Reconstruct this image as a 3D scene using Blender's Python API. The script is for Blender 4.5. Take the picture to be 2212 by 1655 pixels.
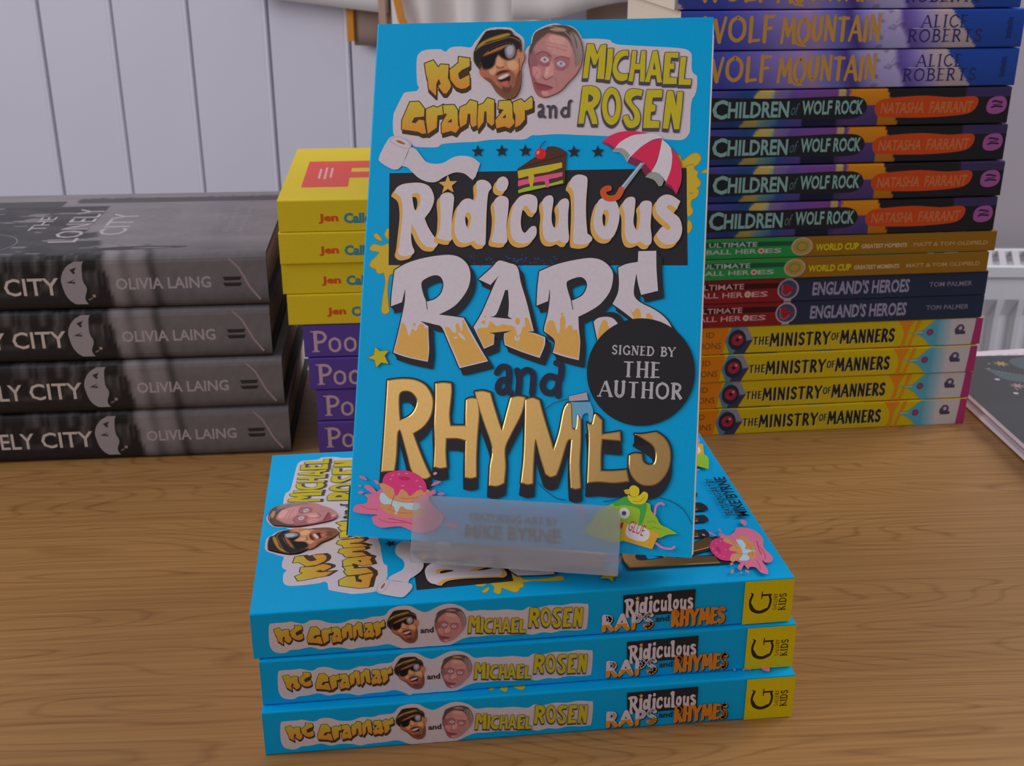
import bpy, math, random
from mathutils import Vector, Matrix, noise
from mathutils.geometry import tessellate_polygon

random.seed(7)
MM = 0.001
scene = bpy.context.scene
COL = scene.collection
for o in list(bpy.data.objects):
    bpy.data.objects.remove(o)

# ------------------------------------------------------------------ camera
F_PX = 2523.7
PITCH, ROLL, CAM_H = 0.3871, 0.0021, 0.28683
cam_data = bpy.data.cameras.new('camera')
cam = bpy.data.objects.new('camera', cam_data)
COL.objects.link(cam)
cam_data.sensor_fit = 'HORIZONTAL'
cam_data.sensor_width = 36.0
cam_data.lens = F_PX * 36.0 / 2212
cam_data.clip_start = 0.02
cp, sp = math.cos(PITCH), math.sin(PITCH)
fw = Vector((0, cp, -sp)); up = Vector((0, sp, cp)); rt = Vector((1, 0, 0))
cr, sr = math.cos(ROLL), math.sin(ROLL)
r2 = cr * rt + sr * up
u2 = -sr * rt + cr * up
M = Matrix((r2, u2, -fw)).transposed().to_4x4()
M.translation = Vector((0, 0, CAM_H))
cam.matrix_world = M
cam_data.dof.use_dof = True
cam_data.dof.focus_distance = 0.43
cam_data.dof.aperture_fstop = 34
scene.camera = cam

# ------------------------------------------------------------------ light and exposure
scene.view_settings.view_transform = 'Standard'
scene.view_settings.look = 'None'
scene.view_settings.gamma = 1
scene.view_settings.use_curve_mapping = False
scene.view_settings.exposure = -0.62
world = bpy.data.worlds.new('room_light')
scene.world = world
world.use_nodes = True
world.node_tree.nodes['Background'].inputs[0].default_value = (0.80, 0.78, 0.88, 1)
world.node_tree.nodes['Background'].inputs[1].default_value = 0.46


def area_light(name, loc, target, sx, sy, power, color):
    d = bpy.data.lights.new(name, 'AREA')
    d.shape = 'RECTANGLE'; d.size = sx; d.size_y = sy
    d.energy = power; d.color = color
    o = bpy.data.objects.new(name, d)
    COL.objects.link(o)
    o.location = loc
    o.rotation_euler = (Vector(target) - Vector(loc)).to_track_quat('-Z', 'Y').to_euler()
    return o


# window daylight from behind the right side, ceiling bounce, fill lamp added behind the camera for foil highlights
LIGHTS = [
    ('window_daylight_left', (-1.6, 0.2, 0.95), (0.0, 0.8, 0.0), 1.1, 1.2, 23, (0.95, 0.95, 1.0)),
    ('window_daylight_right', (1.5, 1.1, 0.85), (0.0, 0.5, 0.05), 0.9, 0.8, 27, (0.93, 0.95, 1.0)),
    ('ceiling_bounce', (0.0, 0.9, 1.75), (0.0, 0.7, 0.0), 2.2, 1.6, 2.5, (1.0, 0.97, 0.95)),
    ('foil_fill_light', (-0.9, -0.9, 1.1), (0.0, 0.5, 0.1), 0.9, 0.9, 3.5, (1.0, 0.97, 0.92)),
]
for a_ in LIGHTS:
    area_light(*a_)

# ------------------------------------------------------------------ colour helpers
def lin(c):
    c = c / 255.0
    return c / 12.92 if c <= 0.04045 else ((c + 0.055) / 1.055) ** 2.4


def C(r, g, b, k=1.9):
    return (min(lin(r) * k, 0.92), min(lin(g) * k, 0.92), min(lin(b) * k, 0.92), 1.0)


PAL = {
    'white': C(172, 162, 166), 'wht2': C(176, 166, 171), 'black': C(38, 36, 40), 'dkgrey': C(66, 60, 66),
    'dkbrown': C(62, 46, 30), 'yel': C(166, 152, 50), 'ora': C(180, 116, 44), 'ylw': C(164, 150, 32),
    'slm': C(170, 146, 42), 'gold': C(184, 142, 72), 'dkblue': C(36, 40, 56), 'blue': (0.0, 0.47, 0.90, 1.0),
    'foil': (0.60, 0.37, 0.13, 1.0),
}


def color_of(key):
    if key in PAL:
        return PAL[key]
    return C(*[int(v) for v in key.split(',')])


# ------------------------------------------------------------------ materials
def principled(name):
    m = bpy.data.materials.new(name)
    m.use_nodes = True
    return m, m.node_tree.nodes['Principled BSDF'], m.node_tree


def mat_plain(name, col, rough=0.6, metal=0.0, spec=0.4, noise_amt=0.0, noise_scale=30.0):
    m, b, nt = principled(name)
    b.inputs['Base Color'].default_value = col
    b.inputs['Roughness'].default_value = rough
    b.inputs['Metallic'].default_value = metal
    b.inputs['Specular IOR Level'].default_value = spec
    if noise_amt:
        tc = nt.nodes.new('ShaderNodeTexCoord')
        n = nt.nodes.new('ShaderNodeTexNoise'); n.inputs['Scale'].default_value = noise_scale
        n.inputs['Detail'].default_value = 4
        nt.links.new(tc.outputs['Object'], n.inputs['Vector'])
        mx = nt.nodes.new('ShaderNodeMix'); mx.data_type = 'RGBA'
        mx.inputs[6].default_value = tuple(c * (1 - noise_amt) for c in col[:3]) + (1,)
        mx.inputs[7].default_value = tuple(min(c * (1 + noise_amt), 1) for c in col[:3]) + (1,)
        nt.links.new(n.outputs['Fac'], mx.inputs[0])
        nt.links.new(mx.outputs[2], b.inputs['Base Color'])
    return m


def mat_print(name, rough, spec, metal=0.0):
    """printed card: the ink colours are stored per vertex"""
    m, b, nt = principled(name)
    a = nt.nodes.new('ShaderNodeAttribute'); a.attribute_name = 'ink'
    tc = nt.nodes.new('ShaderNodeTexCoord')
    n = nt.nodes.new('ShaderNodeTexNoise'); n.inputs['Scale'].default_value = 900; n.inputs['Detail'].default_value = 2
    nt.links.new(tc.outputs['Object'], n.inputs['Vector'])
    mr = nt.nodes.new('ShaderNodeMapRange'); mr.inputs['To Min'].default_value = 0.93; mr.inputs['To Max'].default_value = 1.07
    nt.links.new(n.outputs['Fac'], mr.inputs['Value'])
    mx = nt.nodes.new('ShaderNodeVectorMath'); mx.operation = 'SCALE'
    nt.links.new(a.outputs['Color'], mx.inputs[0]); nt.links.new(mr.outputs[0], mx.inputs['Scale'])
    nt.links.new(mx.outputs[0], b.inputs['Base Color'])
    b.inputs['Roughness'].default_value = rough
    b.inputs['Specular IOR Level'].default_value = spec
    b.inputs['Metallic'].default_value = metal
    return m


M_PRINT = mat_print('printed_card', 0.55, 0.25)
M_GLOSS = mat_print('glossy_printed_card', 0.45, 0.15)
M_FOIL = mat_print('gold_foil', 0.26, 0.5, 0.97)


def mat_pages(name, col):
    m, b, nt = principled(name)
    tc = nt.nodes.new('ShaderNodeTexCoord')
    mp = nt.nodes.new('ShaderNodeMapping'); mp.inputs['Scale'].default_value = (2, 2, 2600)
    nt.links.new(tc.outputs['Object'], mp.inputs['Vector'])
    n = nt.nodes.new('ShaderNodeTexNoise'); n.inputs['Scale'].default_value = 1; n.inputs['Detail'].default_value = 3
    nt.links.new(mp.outputs[0], n.inputs['Vector'])
    cr_ = nt.nodes.new('ShaderNodeMix'); cr_.data_type = 'RGBA'
    cr_.inputs[6].default_value = tuple(c * 0.72 for c in col[:3]) + (1,)
    cr_.inputs[7].default_value = col
    nt.links.new(n.outputs['Fac'], cr_.inputs[0]); nt.links.new(cr_.outputs[2], b.inputs['Base Color'])
    b.inputs['Roughness'].default_value = 0.85
    bp = nt.nodes.new('ShaderNodeBump'); bp.inputs['Strength'].default_value = 0.4; bp.inputs['Distance'].default_value = 0.0002
    nt.links.new(n.outputs['Fac'], bp.inputs['Height']); nt.links.new(bp.outputs[0], b.inputs['Normal'])
    return m


M_PAGES = mat_pages('cream_pages', C(176, 160, 146))


def mat_wood():
    m, b, nt = principled('oak_veneer')
    tc = nt.nodes.new('ShaderNodeTexCoord')
    L = nt.links.new
    # broad figure: contour lines of a stretched noise field give cathedral grain
    mp = nt.nodes.new('ShaderNodeMapping'); mp.inputs['Scale'].default_value = (1.9, 13.0, 1)
    L(tc.outputs['Object'], mp.inputs['Vector'])
    n1 = nt.nodes.new('ShaderNodeTexNoise'); n1.inputs['Scale'].default_value = 1.0; n1.inputs['Detail'].default_value = 2.5
    n1.inputs['Roughness'].default_value = 0.42
    L(mp.outputs[0], n1.inputs['Vector'])
    mul = nt.nodes.new('ShaderNodeMath'); mul.operation = 'MULTIPLY'; mul.inputs[1].default_value = 58
    L(n1.outputs['Fac'], mul.inputs[0])
    fr = nt.nodes.new('ShaderNodeMath'); fr.operation = 'FRACT'; L(mul.outputs[0], fr.inputs[0])
    rp = nt.nodes.new('ShaderNodeValToRGB')
    e = rp.color_ramp.elements
    e[0].position = 0.0; e[0].color = (0.5, 0.5, 0.5, 1)
    e[1].position = 1.0; e[1].color = (0.66, 0.66, 0.66, 1)
    x = e.new(0.16); x.color = (0.10, 0.10, 0.10, 1)
    x = e.new(0.80); x.color = (0.06, 0.06, 0.06, 1)
    L(fr.outputs[0], rp.inputs[0])
    # medium fibres
    mp2 = nt.nodes.new('ShaderNodeMapping'); mp2.inputs['Scale'].default_value = (6, 520, 1)
    L(tc.outputs['Object'], mp2.inputs['Vector'])
    n2 = nt.nodes.new('ShaderNodeTexNoise'); n2.inputs['Scale'].default_value = 1; n2.inputs['Detail'].default_value = 3
    L(mp2.outputs[0], n2.inputs['Vector'])
    # patchy strength so that lines fade in and out
    mp3 = nt.nodes.new('ShaderNodeMapping'); mp3.inputs['Scale'].default_value = (16, 110, 1)
    L(tc.outputs['Object'], mp3.inputs['Vector'])
    n3 = nt.nodes.new('ShaderNodeTexNoise'); n3.inputs['Scale'].default_value = 1; n3.inputs['Detail'].default_value = 3
    L(mp3.outputs[0], n3.inputs['Vector'])
    m3 = nt.nodes.new('ShaderNodeMapRange'); m3.inputs['From Min'].default_value = 0.3; m3.inputs['From Max'].default_value = 0.7
    m3.inputs['To Min'].default_value = 0.35; m3.inputs['To Max'].default_value = 1.15
    L(n3.outputs['Fac'], m3.inputs['Value'])
    a = nt.nodes.new('ShaderNodeMath'); a.operation = 'MULTIPLY'; L(rp.outputs['Color'], a.inputs[0]); L(m3.outputs[0], a.inputs[1])
    m2 = nt.nodes.new('ShaderNodeMapRange'); m2.inputs['From Min'].default_value = 0.35; m2.inputs['From Max'].default_value = 0.75
    m2.inputs['To Min'].default_value = -0.10; m2.inputs['To Max'].default_value = 0.50
    L(n2.outputs['Fac'], m2.inputs['Value'])
    s = nt.nodes.new('ShaderNodeMath'); s.operation = 'ADD'; L(a.outputs[0], s.inputs[0]); L(m2.outputs[0], s.inputs[1])
    s.use_clamp = True
    mx = nt.nodes.new('ShaderNodeMix'); mx.data_type = 'RGBA'
    mx.inputs[6].default_value = C(138, 101, 58, 1.75)
    mx.inputs[7].default_value = C(104, 68, 32, 1.75)
    L(s.outputs[0], mx.inputs[0]); L(mx.outputs[2], b.inputs['Base Color'])
    b.inputs['Roughness'].default_value = 0.42
    b.inputs['Specular IOR Level'].default_value = 0.35
    bp = nt.nodes.new('ShaderNodeBump'); bp.inputs['Strength'].default_value = 0.12; bp.inputs['Distance'].default_value = 0.0003
    L(n2.outputs['Fac'], bp.inputs['Height']); L(bp.outputs[0], b.inputs['Normal'])
    return m


def mat_frosted():
    m, b, nt = principled('frosted_acrylic')
    L = nt.links.new
    b.inputs['Base Color'].default_value = (0.93, 0.93, 0.95, 1)
    b.inputs['Roughness'].default_value = 0.27
    b.inputs['IOR'].default_value = 1.3
    b.inputs['Transmission Weight'].default_value = 1.0
    d = nt.nodes.new('ShaderNodeBsdfDiffuse'); d.inputs['Color'].default_value = (0.78, 0.74, 0.76, 1)
    t = nt.nodes.new('ShaderNodeBsdfTranslucent'); t.inputs['Color'].default_value = (0.78, 0.74, 0.76, 1)
    mx0 = nt.nodes.new('ShaderNodeMixShader'); mx0.inputs[0].default_value = 0.35
    L(d.outputs[0], mx0.inputs[1]); L(t.outputs[0], mx0.inputs[2])
    mx = nt.nodes.new('ShaderNodeMixShader'); mx.inputs[0].default_value = 0.30
    L(b.outputs[0], mx.inputs[1]); L(mx0.outputs[0], mx.inputs[2])
    L(mx.outputs[0], nt.nodes['Material Output'].inputs['Surface'])
    return m


M_WOOD = mat_wood()
M_FROST = mat_frosted()
M_WALL = mat_plain('painted_white_boards', C(166, 163, 172, 2.15), 0.5, noise_amt=0.04, noise_scale=8)
M_PLASTER = mat_plain('plaster_wall', C(150, 142, 146, 1.7), 0.9, noise_amt=0.03, noise_scale=5)
M_RAD = mat_plain('radiator_enamel', (0.92, 0.90, 0.92, 1), 0.35)
M_DARK = mat_plain('dark_gap', (0.03, 0.03, 0.03, 1), 0.9)
M_FLOOR = mat_plain('floor_carpet', (0.12, 0.11, 0.11, 1), 0.95, noise_amt=0.2, noise_scale=60)
M_CLOTH = mat_plain('natural_cotton', (0.90, 0.83, 0.80, 1), 0.95, noise_amt=0.05, noise_scale=14)
M_STRAP = mat_plain('orange_webbing', C(180, 118, 40, 1.7), 0.9)
M_STRAP2 = mat_plain('tan_webbing', C(160, 130, 112, 1.7), 0.9)
M_STEEL = mat_plain('steel', (0.5, 0.5, 0.5, 1), 0.4, 0.9)


# ------------------------------------------------------------------ object helpers
def mesh_obj(name, verts, faces, mats, parent=None, fmat=None, cols=None, smooth=False):
    me = bpy.data.meshes.new(name)
    me.from_pydata(verts, [], faces)
    for m in (mats if isinstance(mats, (list, tuple)) else [mats]):
        me.materials.append(m)
    if fmat:
        me.polygons.foreach_set('material_index', fmat)
    if cols:
        a = me.color_attributes.new('ink', 'FLOAT_COLOR', 'POINT')
        flat = [c for v in cols for c in v]
        a.data.foreach_set('color', flat)
    if smooth:
        me.polygons.foreach_set('use_smooth', [True] * len(me.polygons))
    me.update()
    o = bpy.data.objects.new(name, me)
    COL.objects.link(o)
    if parent:
        o.parent = parent
    return o


def tag(o, label=None, cat=None, group=None, kind=None):
    if label: o['label'] = label
    if cat: o['category'] = cat
    if group: o['group'] = group
    if kind: o['kind'] = kind
    return o


def empty(name, loc=(0, 0, 0), rz=0.0):
    o = bpy.data.objects.new(name, None)
    o.empty_display_size = 0.02
    COL.objects.link(o)
    o.location = loc
    o.rotation_euler = (0, 0, rz)
    return o


def box(x0, x1, y0, y1, z0, z1, bevel=0.0):
    """verts, faces of a box with (optionally) chamfered vertical and horizontal edges"""
    if not bevel:
        v = [(x, y, z) for z in (z0, z1) for y in (y0, y1) for x in (x0, x1)]
        f = [(0, 2, 3, 1), (4, 5, 7, 6), (0, 1, 5, 4), (2, 6, 7, 3), (0, 4, 6, 2), (1, 3, 7, 5)]
        return v, f
    b = bevel
    ring = [(x0 + b, y0), (x1 - b, y0), (x1, y0 + b), (x1, y1 - b), (x1 - b, y1), (x0 + b, y1), (x0, y1 - b), (x0, y0 + b)]
    cx, cy = (x0 + x1) / 2, (y0 + y1) / 2

    def shr(p):
        return (p[0] + (b if p[0] < cx else -b), p[1] + (b if p[1] < cy else -b))
    v = [shr(p) + (z0,) for p in ring] + [p + (z0 + b,) for p in ring] + [p + (z1 - b,) for p in ring] + [shr(p) + (z1,) for p in ring]
    f = [tuple(range(7, -1, -1)), tuple(range(24, 32))]
    for k in range(3):
        for i in range(8):
            j = (i + 1) % 8
            f.append((k * 8 + i, k * 8 + j, k * 8 + 8 + j, k * 8 + 8 + i))
    return v, f


def join(parts):
    V, Fc = [], []
    for v, f in parts:
        n = len(V)
        V += list(v); Fc += [tuple(i + n for i in q) for q in f]
    return V, Fc


# ------------------------------------------------------------------ flat print drawn as thin inked shapes
def catmull(pts, closed=True, n=4):
    """pts: (x, y, corner). smooth curve through points, sharp where corner is set"""
    out = []
    N = len(pts)
    rng = range(N if closed else N - 1)
    for i in rng:
        p1 = pts[i]; p2 = pts[(i + 1) % N]
        if p1[2] and p2[2]:
            out.append((p1[0], p1[1])); continue
        p0 = pts[i - 1] if (closed or i > 0) else p1
        p3 = pts[(i + 2) % N] if (closed or i + 2 < N) else p2
        if p1[2]: p0 = p1
        if p2[2]: p3 = p2
        for k in range(n):
            t = k / n
            r = []
            for a in (0, 1):
                r.append(0.5 * (2 * p1[a] + (p2[a] - p0[a]) * t + (2 * p0[a] - 5 * p1[a] + 4 * p2[a] - p3[a]) * t * t
                                + (-p0[a] + 3 * p1[a] - 3 * p2[a] + p3[a]) * t ** 3))
            out.append(tuple(r))
    if not closed:
        out.append((pts[-1][0], pts[-1][1]))
    return out


def parse(s):
    cons = []
    for part in s.split('|'):
        c = []
        for tk in part.split():
            corner = tk.endswith('!')
            a, b = tk.rstrip('!').split(',')
            c.append((int(a) / 100, int(b) / 100, corner))
        cons.append(c)
    return cons


def area2(c):
    return sum(c[i - 1][0] * c[i][1] - c[i][0] * c[i - 1][1] for i in range(len(c)))


class Ink:
    """collects coloured flat shapes in a 2D page frame (mm); every stroke lies a hair above the last"""
    STEP = 0.0016

    def __init__(self):
        self.v = []; self.c = []; self.f = []; self.fm = []
        self.lev = 0.02
        self.T = None
        self.clip = None

    def tr(self, x, y):
        if self.T:
            a, b, c, d, e, f = self.T
            x, y = a * x + b * y + c, d * x + e * y + f
        if self.clip:
            x = min(max(x, self.clip[0]), self.clip[2]); y = min(max(y, self.clip[1]), self.clip[3])
        return x, y

    def _add(self, pts, tris, col, colfn=None, z=None, mat=0):
        n = len(self.v)
        z = self.lev if z is None else z
        P = [self.tr(*p) for p in pts]
        self.v += [(p[0], p[1], z) for p in P]
        if colfn:
            self.c += [colfn(p[0], p[1]) for p in pts]
        else:
            self.c += [col] * len(pts)
        for t in tris:
            a, b, c = (P[t[0]], P[t[1]], P[t[2]])
            ar = (b[0] - a[0]) * (c[1] - a[1]) - (c[0] - a[0]) * (b[1] - a[1])
            if abs(ar) < 1e-7: continue
            self.f.append(tuple(n + i for i in (t if ar > 0 else (t[0], t[2], t[1]))))
            self.fm.append(mat)

    def up(self):
        self.lev += self.STEP

    def fill(self, cons, col, colfn=None):
        self.up()
        vecs = [[Vector((p[0], p[1], 0)) for p in c] for c in cons]
        tris = tessellate_polygon(vecs)
        self._add([p for c in cons for p in c], tris, col, colfn)

    def rect(self, x0, y0, x1, y1, col):
        self.fill([[(x0, y0), (x1, y0), (x1, y1), (x0, y1)]], col)

    def stroke(self, pts, w, col, closed=False, cap=True, w2=None):
        self.up()
        N = len(pts)
        for i in range(N if closed else N - 1):
            a = pts[i]; b = pts[(i + 1) % N]
            dx, dy = b[0] - a[0], b[1] - a[1]
            l = math.hypot(dx, dy)
            if l < 1e-6: continue
            nx, ny = -dy / l * w / 2, dx / l * w / 2
            self._add([(a[0] + nx, a[1] + ny), (a[0] - nx, a[1] - ny), (b[0] - nx, b[1] - ny), (b[0] + nx, b[1] + ny)],
                      [(0, 1, 2), (0, 2, 3)], col, z=self.lev + 0.0003 * (i % 3))
        if cap:
            for i, p in enumerate(pts):
                if i == N - 1 and math.hypot(p[0] - pts[0][0], p[1] - pts[0][1]) < 1e-4: continue
                self.disc(p[0], p[1], w / 2, col, 8, keep=True, dz=0.0009 + 0.0003 * (i % 2))

    def disc(self, x, y, r, col, n=24, keep=False, ry=None, dz=0.0):
        if not keep: self.up()
        ry = ry or r
        pts = [(x + r * math.cos(2 * math.pi * i / n), y + ry * math.sin(2 * math.pi * i / n)) for i in range(n)]
        self._add([(x, y)] + pts, [(0, 1 + i, 1 + (i + 1) % n) for i in range(n)], col, z=self.lev + dz)

    def star(self, x, y, r, col, rot=0.0, n=5, inner=0.42):
        pts = []
        for i in range(2 * n):
            a = math.pi / 2 + rot + i * math.pi / n
            q = r if i % 2 == 0 else r * inner
            pts.append((x + q * math.cos(a), y + q * math.sin(a)))
        self.up()
        self._add([(x, y)] + pts, [(0, 1 + i, 1 + (i + 1) % (2 * n)) for i in range(2 * n)], col)

    def sweep(self, cons, dx, dy, pad, col):
        """shape dragged along (dx, dy) and grown by pad"""
        self.up()
        for k in ((0, 1) if (dx or dy) else (0,)):
            cc = [[(p[0] + dx * k, p[1] + dy * k) for p in c] for c in cons]
            lv = self.lev
            if k == 1 or not (dx or dy):
                self.fill(cc[:1] if not (dx or dy) else cc, col)
            if pad:
                for c in cc:
                    self.stroke(c, pad * 2, col, closed=True)
        if dx or dy:
            self.up()
            for c in cons:
                for i in range(len(c)):
                    a, b = c[i - 1], c[i]
                    self._add([a, b, (b[0] + dx, b[1] + dy), (a[0] + dx, a[1] + dy)], [(0, 1, 2), (0, 2, 3)], col)

    def emboss(self, cons, col, inset=0.42, h=0.20):
        self.up()
        inner = []
        for k, c in enumerate(cons):
            a = area2(c)
            if (a > 0) != (k == 0): c = c[::-1]
            # drop near duplicates
            cc = [c[0]]
            for p in c[1:]:
                if math.hypot(p[0] - cc[-1][0], p[1] - cc[-1][1]) > 0.12: cc.append(p)
            c = cc
            N = len(c); ins = []
            for i in range(N):
                p0, p1, p2 = c[i - 1], c[i], c[(i + 1) % N]
                d1 = (p1[0] - p0[0], p1[1] - p0[1]); d2 = (p2[0] - p1[0], p2[1] - p1[1])
                l1 = math.hypot(*d1) or 1; l2 = math.hypot(*d2) or 1
                n1 = (-d1[1] / l1, d1[0] / l1); n2 = (-d2[1] / l2, d2[0] / l2)
                nx, ny = n1[0] + n2[0], n1[1] + n2[1]; l = math.hypot(nx, ny) or 1
                nx /= l; ny /= l
                m = min(1.0 / max(nx * n1[0] + ny * n1[1], 0.5), 1.6)
                ins.append((p1[0] + nx * inset * m, p1[1] + ny * inset * m))
            inner.append(ins)
            n = len(self.v)
            P = [self.tr(*p) for p in c]; Q = [self.tr(*p) for p in ins]
            self.v += [(p[0], p[1], self.lev) for p in P] + [(p[0], p[1], self.lev + h) for p in Q]
            self.c += [col] * (2 * N)
            for i in range(N):
                j = (i + 1) % N
                self.f.append((n + i, n + j, n + N + j, n + N + i)); self.fm.append(1)
        vecs = [[Vector((p[0], p[1], 0)) for p in c] for c in inner]
        tris = tessellate_polygon(vecs)
        self._add([p for c in inner for p in c], tris, col, z=self.lev + h, mat=1)

    # -- art strings
    def art(self, groups, T=None, n=4, emboss_foil=True, skip=()):
        keep = self.T
        self.T = T
        sc = 1.0 if not T else 1.0
        for g in groups:
            for e in ART[g]:
                k = e[0]
                if k in skip: continue
                if k == '#':
                    self.specks(); continue
                key = e[1]
                if k == 'S':
                    self.stroke(catmull(parse(e[3])[0], False, n), e[2][0], color_of(key)); continue
                cons_raw = parse(e[3])
                if k == 'C':
                    self.disc(cons_raw[0][0][0], cons_raw[0][0][1], e[2][0], color_of(key)); continue
                if k == '*':
                    self.star(cons_raw[0][0][0], cons_raw[0][0][1], e[2][0], color_of(key), 0.06); continue
                cons = [catmull(c, True, n) for c in cons_raw]
                if k == 'F' or (k == 'E' and not emboss_foil):
                    if '>' in key:
                        ka, kb = key.split('>')
                        ys = [p[1] for c in cons for p in c]; y0, y1 = min(ys), max(ys)
                        ca, cb = color_of(ka), color_of(kb)

                        def g_(x, y, y0=y0, y1=y1, ca=ca, cb=cb):
                            t = min(max((y - y0) / (y1 - y0), 0), 1)
                            return tuple(cb[i] + (ca[i] - cb[i]) * t for i in range(4))
                        self.fill(cons, None, g_)
                    else:
                        self.fill(cons, color_of(key))
                elif k == 'X':
                    self.sweep(cons, e[2][0], e[2][1], e[2][2], color_of(key))
                elif k == 'E':
                    self.emboss(cons, color_of(key))
        self.T = keep

    def soft(self, group, step=0.22, T=None):
        """a photographic portrait: feathered tones laid over each other on a fine grid"""
        import numpy as np
        polys = []
        for e in ART[group]:
            raw = parse(e[3])
            if e[0] == 'F':
                c = catmull(raw[0], True, 4); a = abs(area2(c)) / 2
                f = 0.28 if a < 3 else (0.6 if a < 18 else 0.9)
                polys.append(('F', np.array(c), color_of(e[1]), f))
            elif e[0] == 'S':
                polys.append(('S', np.array(catmull(raw[0], False, 4)), color_of(e[1]), e[2][0]))
        big = polys[:1] + [p for p in polys if p[0] == 'F' and p[3] > .55]
        allp = np.vstack([p[1] for p in polys if p[0] == 'F'])
        x0, y0 = allp.min(0) - .3; x1, y1 = allp.max(0) + .3
        nx_, ny_ = int((x1 - x0) / step), int((y1 - y0) / step)
        X, Y = np.meshgrid(x0 + np.arange(nx_ + 1) * step, y0 + np.arange(ny_ + 1) * step)
        P = np.stack([X.ravel(), Y.ravel()], 1)

        def sdist(P, c, closed=True):
            d = np.full(len(P), 1e9); ins = np.zeros(len(P), bool)
            n = len(c)
            for i in range(n if closed else n - 1):
                a = c[i]; b = c[(i + 1) % n]; ab = b - a; l2 = ab @ ab + 1e-12
                tt = np.clip(((P - a) @ ab) / l2, 0, 1)
                q = a + tt[:, None] * ab
                d = np.minimum(d, np.hypot(P[:, 0] - q[:, 0], P[:, 1] - q[:, 1]))
                if closed:
                    cond = (a[1] > P[:, 1]) != (b[1] > P[:, 1])
                    xi = a[0] + (P[:, 1] - a[1]) / (b[1] - a[1] + 1e-12) * (b[0] - a[0])
                    ins ^= cond & (P[:, 0] < xi)
            return np.where(ins, d, -d) if closed else d
        col = None; mask = np.full(len(P), -1e9)
        for kd, c, cc, f in polys:
            cc = np.array(cc)
            if kd == 'F':
                s = sdist(P, c)
                if col is None: col = np.tile(cc, (len(P), 1))
                al = np.clip(.5 + s / f, 0, 1)
                if f > .55 or abs(area2([tuple(q) for q in c])) > 30: mask = np.maximum(mask, s)
            else:
                s = sdist(P, c, False)
                al = np.clip(.5 + (f * .5 - s) / .3, 0, 1) * .85
            col = col * (1 - al[:, None]) + cc * al[:, None]
        rs = np.random.RandomState(4)
        col[:, :3] *= (1 + rs.uniform(-.05, .05, len(P)))[:, None]
        keep = self.T; self.T = T
        self.up(); self.up()
        ok = mask > 0.02
        W_ = nx_ + 1
        quads = []
        for j in range(ny_):
            for i in range(nx_):
                a = j * W_ + i
                if ok[a] and ok[a + 1] and ok[a + W_] and ok[a + W_ + 1]:
                    quads += [(a, a + 1, a + W_ + 1), (a, a + W_ + 1, a + W_)]
        used = sorted({k for q in quads for k in q}); mp_ = {k: n for n, k in enumerate(used)}
        n0 = len(self.v)
        for k in used:
            p = self.tr(float(P[k, 0]), float(P[k, 1])); self.v.append((p[0], p[1], self.lev)); self.c.append(tuple(float(q) for q in col[k]))
        for q in quads:
            self.f.append(tuple(n0 + mp_[k] for k in q)); self.fm.append(0)
        self.T = keep
        self.up(); self.up()

    def fit_T(self, g, x0, y0, x1, y1):
        xs, ys = [], []
        for e in ART[g]:
            for c in parse(e[3]):
                xs += [p[0] for p in c]; ys += [p[1] for p in c]
        s, t_ = (x1 - x0) / (max(xs) - min(xs)), (y1 - y0) / (max(ys) - min(ys))
        return (s, 0, x0 - s * min(xs), 0, t_, y0 - t_ * min(ys))

    def specks(self):
        rs = random.Random(3)
        for i in range(70):
            x = 62 + rs.gauss(0, 14); y = 106.2 + rs.gauss(0, 1.0)
            if x > 120: continue
            self.stroke([(x, y), (x + rs.uniform(.3, .9), y + rs.uniform(-.3, .3))], .28, C(44, 66, 120), cap=False)
            self.lev -= self.STEP
        self.up()

    def fit(self, groups, x0, y0, x1, y1, shear=0.0, **kw):
        """draw art groups scaled into a rectangle"""
        xs, ys = [], []
        for g in groups:
            for e in ART[g]:
                if e[0] == '#': continue
                for c in parse(e[3]):
                    xs += [p[0] for p in c]; ys += [p[1] for p in c]
        ax, bx, ay, by = min(xs), max(xs), min(ys), max(ys)
        s, t = (x1 - x0) / (bx - ax), (y1 - y0) / (by - ay)
        T = (s, shear * t, x0 - s * ax - shear * t * ay, 0, t, y0 - t * ay)
        self.art(groups, T=T, n=2, **kw)

    def text(self, s, x0, y0, x1, y1, col, bold=0.0, shear=0.0, rot=0.0, spacing=1.0, outline=None):
        """built-in font fitted to the rectangle (before rotation about its lower left corner)"""
        passes = [(bold, col)] if not outline else [(bold + outline[0], outline[1]), (bold, col)]
        box_ = None
        for off, cc in passes[::-1]:
            cu = bpy.data.curves.new('t', 'FONT'); cu.body = s; cu.offset = off; cu.shear = shear
            cu.resolution_u = 2; cu.space_character = spacing; cu.fill_mode = 'FRONT'
            ob = bpy.data.objects.new('t', cu); COL.objects.link(ob)
            dg = bpy.context.evaluated_depsgraph_get()
            me = bpy.data.meshes.new_from_object(ob.evaluated_get(dg))
            P = [(v.co.x, v.co.y) for v in me.vertices]
            me.calc_loop_triangles()
            T_ = [tuple(t.vertices) for t in me.loop_triangles]
            bpy.data.objects.remove(ob); bpy.data.curves.remove(cu); bpy.data.meshes.remove(me)
            if box_ is None:
                box_ = (min(p[0] for p in P), min(p[1] for p in P), max(p[0] for p in P), max(p[1] for p in P))
                res = []
            ax, ay, bx, by = box_
            sx, sy = (x1 - x0) / (bx - ax), (y1 - y0) / (by - ay)
            Q = []
            cr_, sr_ = math.cos(rot), math.sin(rot)
            for p in P:
                a, b = (p[0] - ax) * sx, (p[1] - ay) * sy
                Q.append((x0 + a * cr_ - b * sr_, y0 + a * sr_ + b * cr_))
            res.append((Q, T_, cc))
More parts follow.
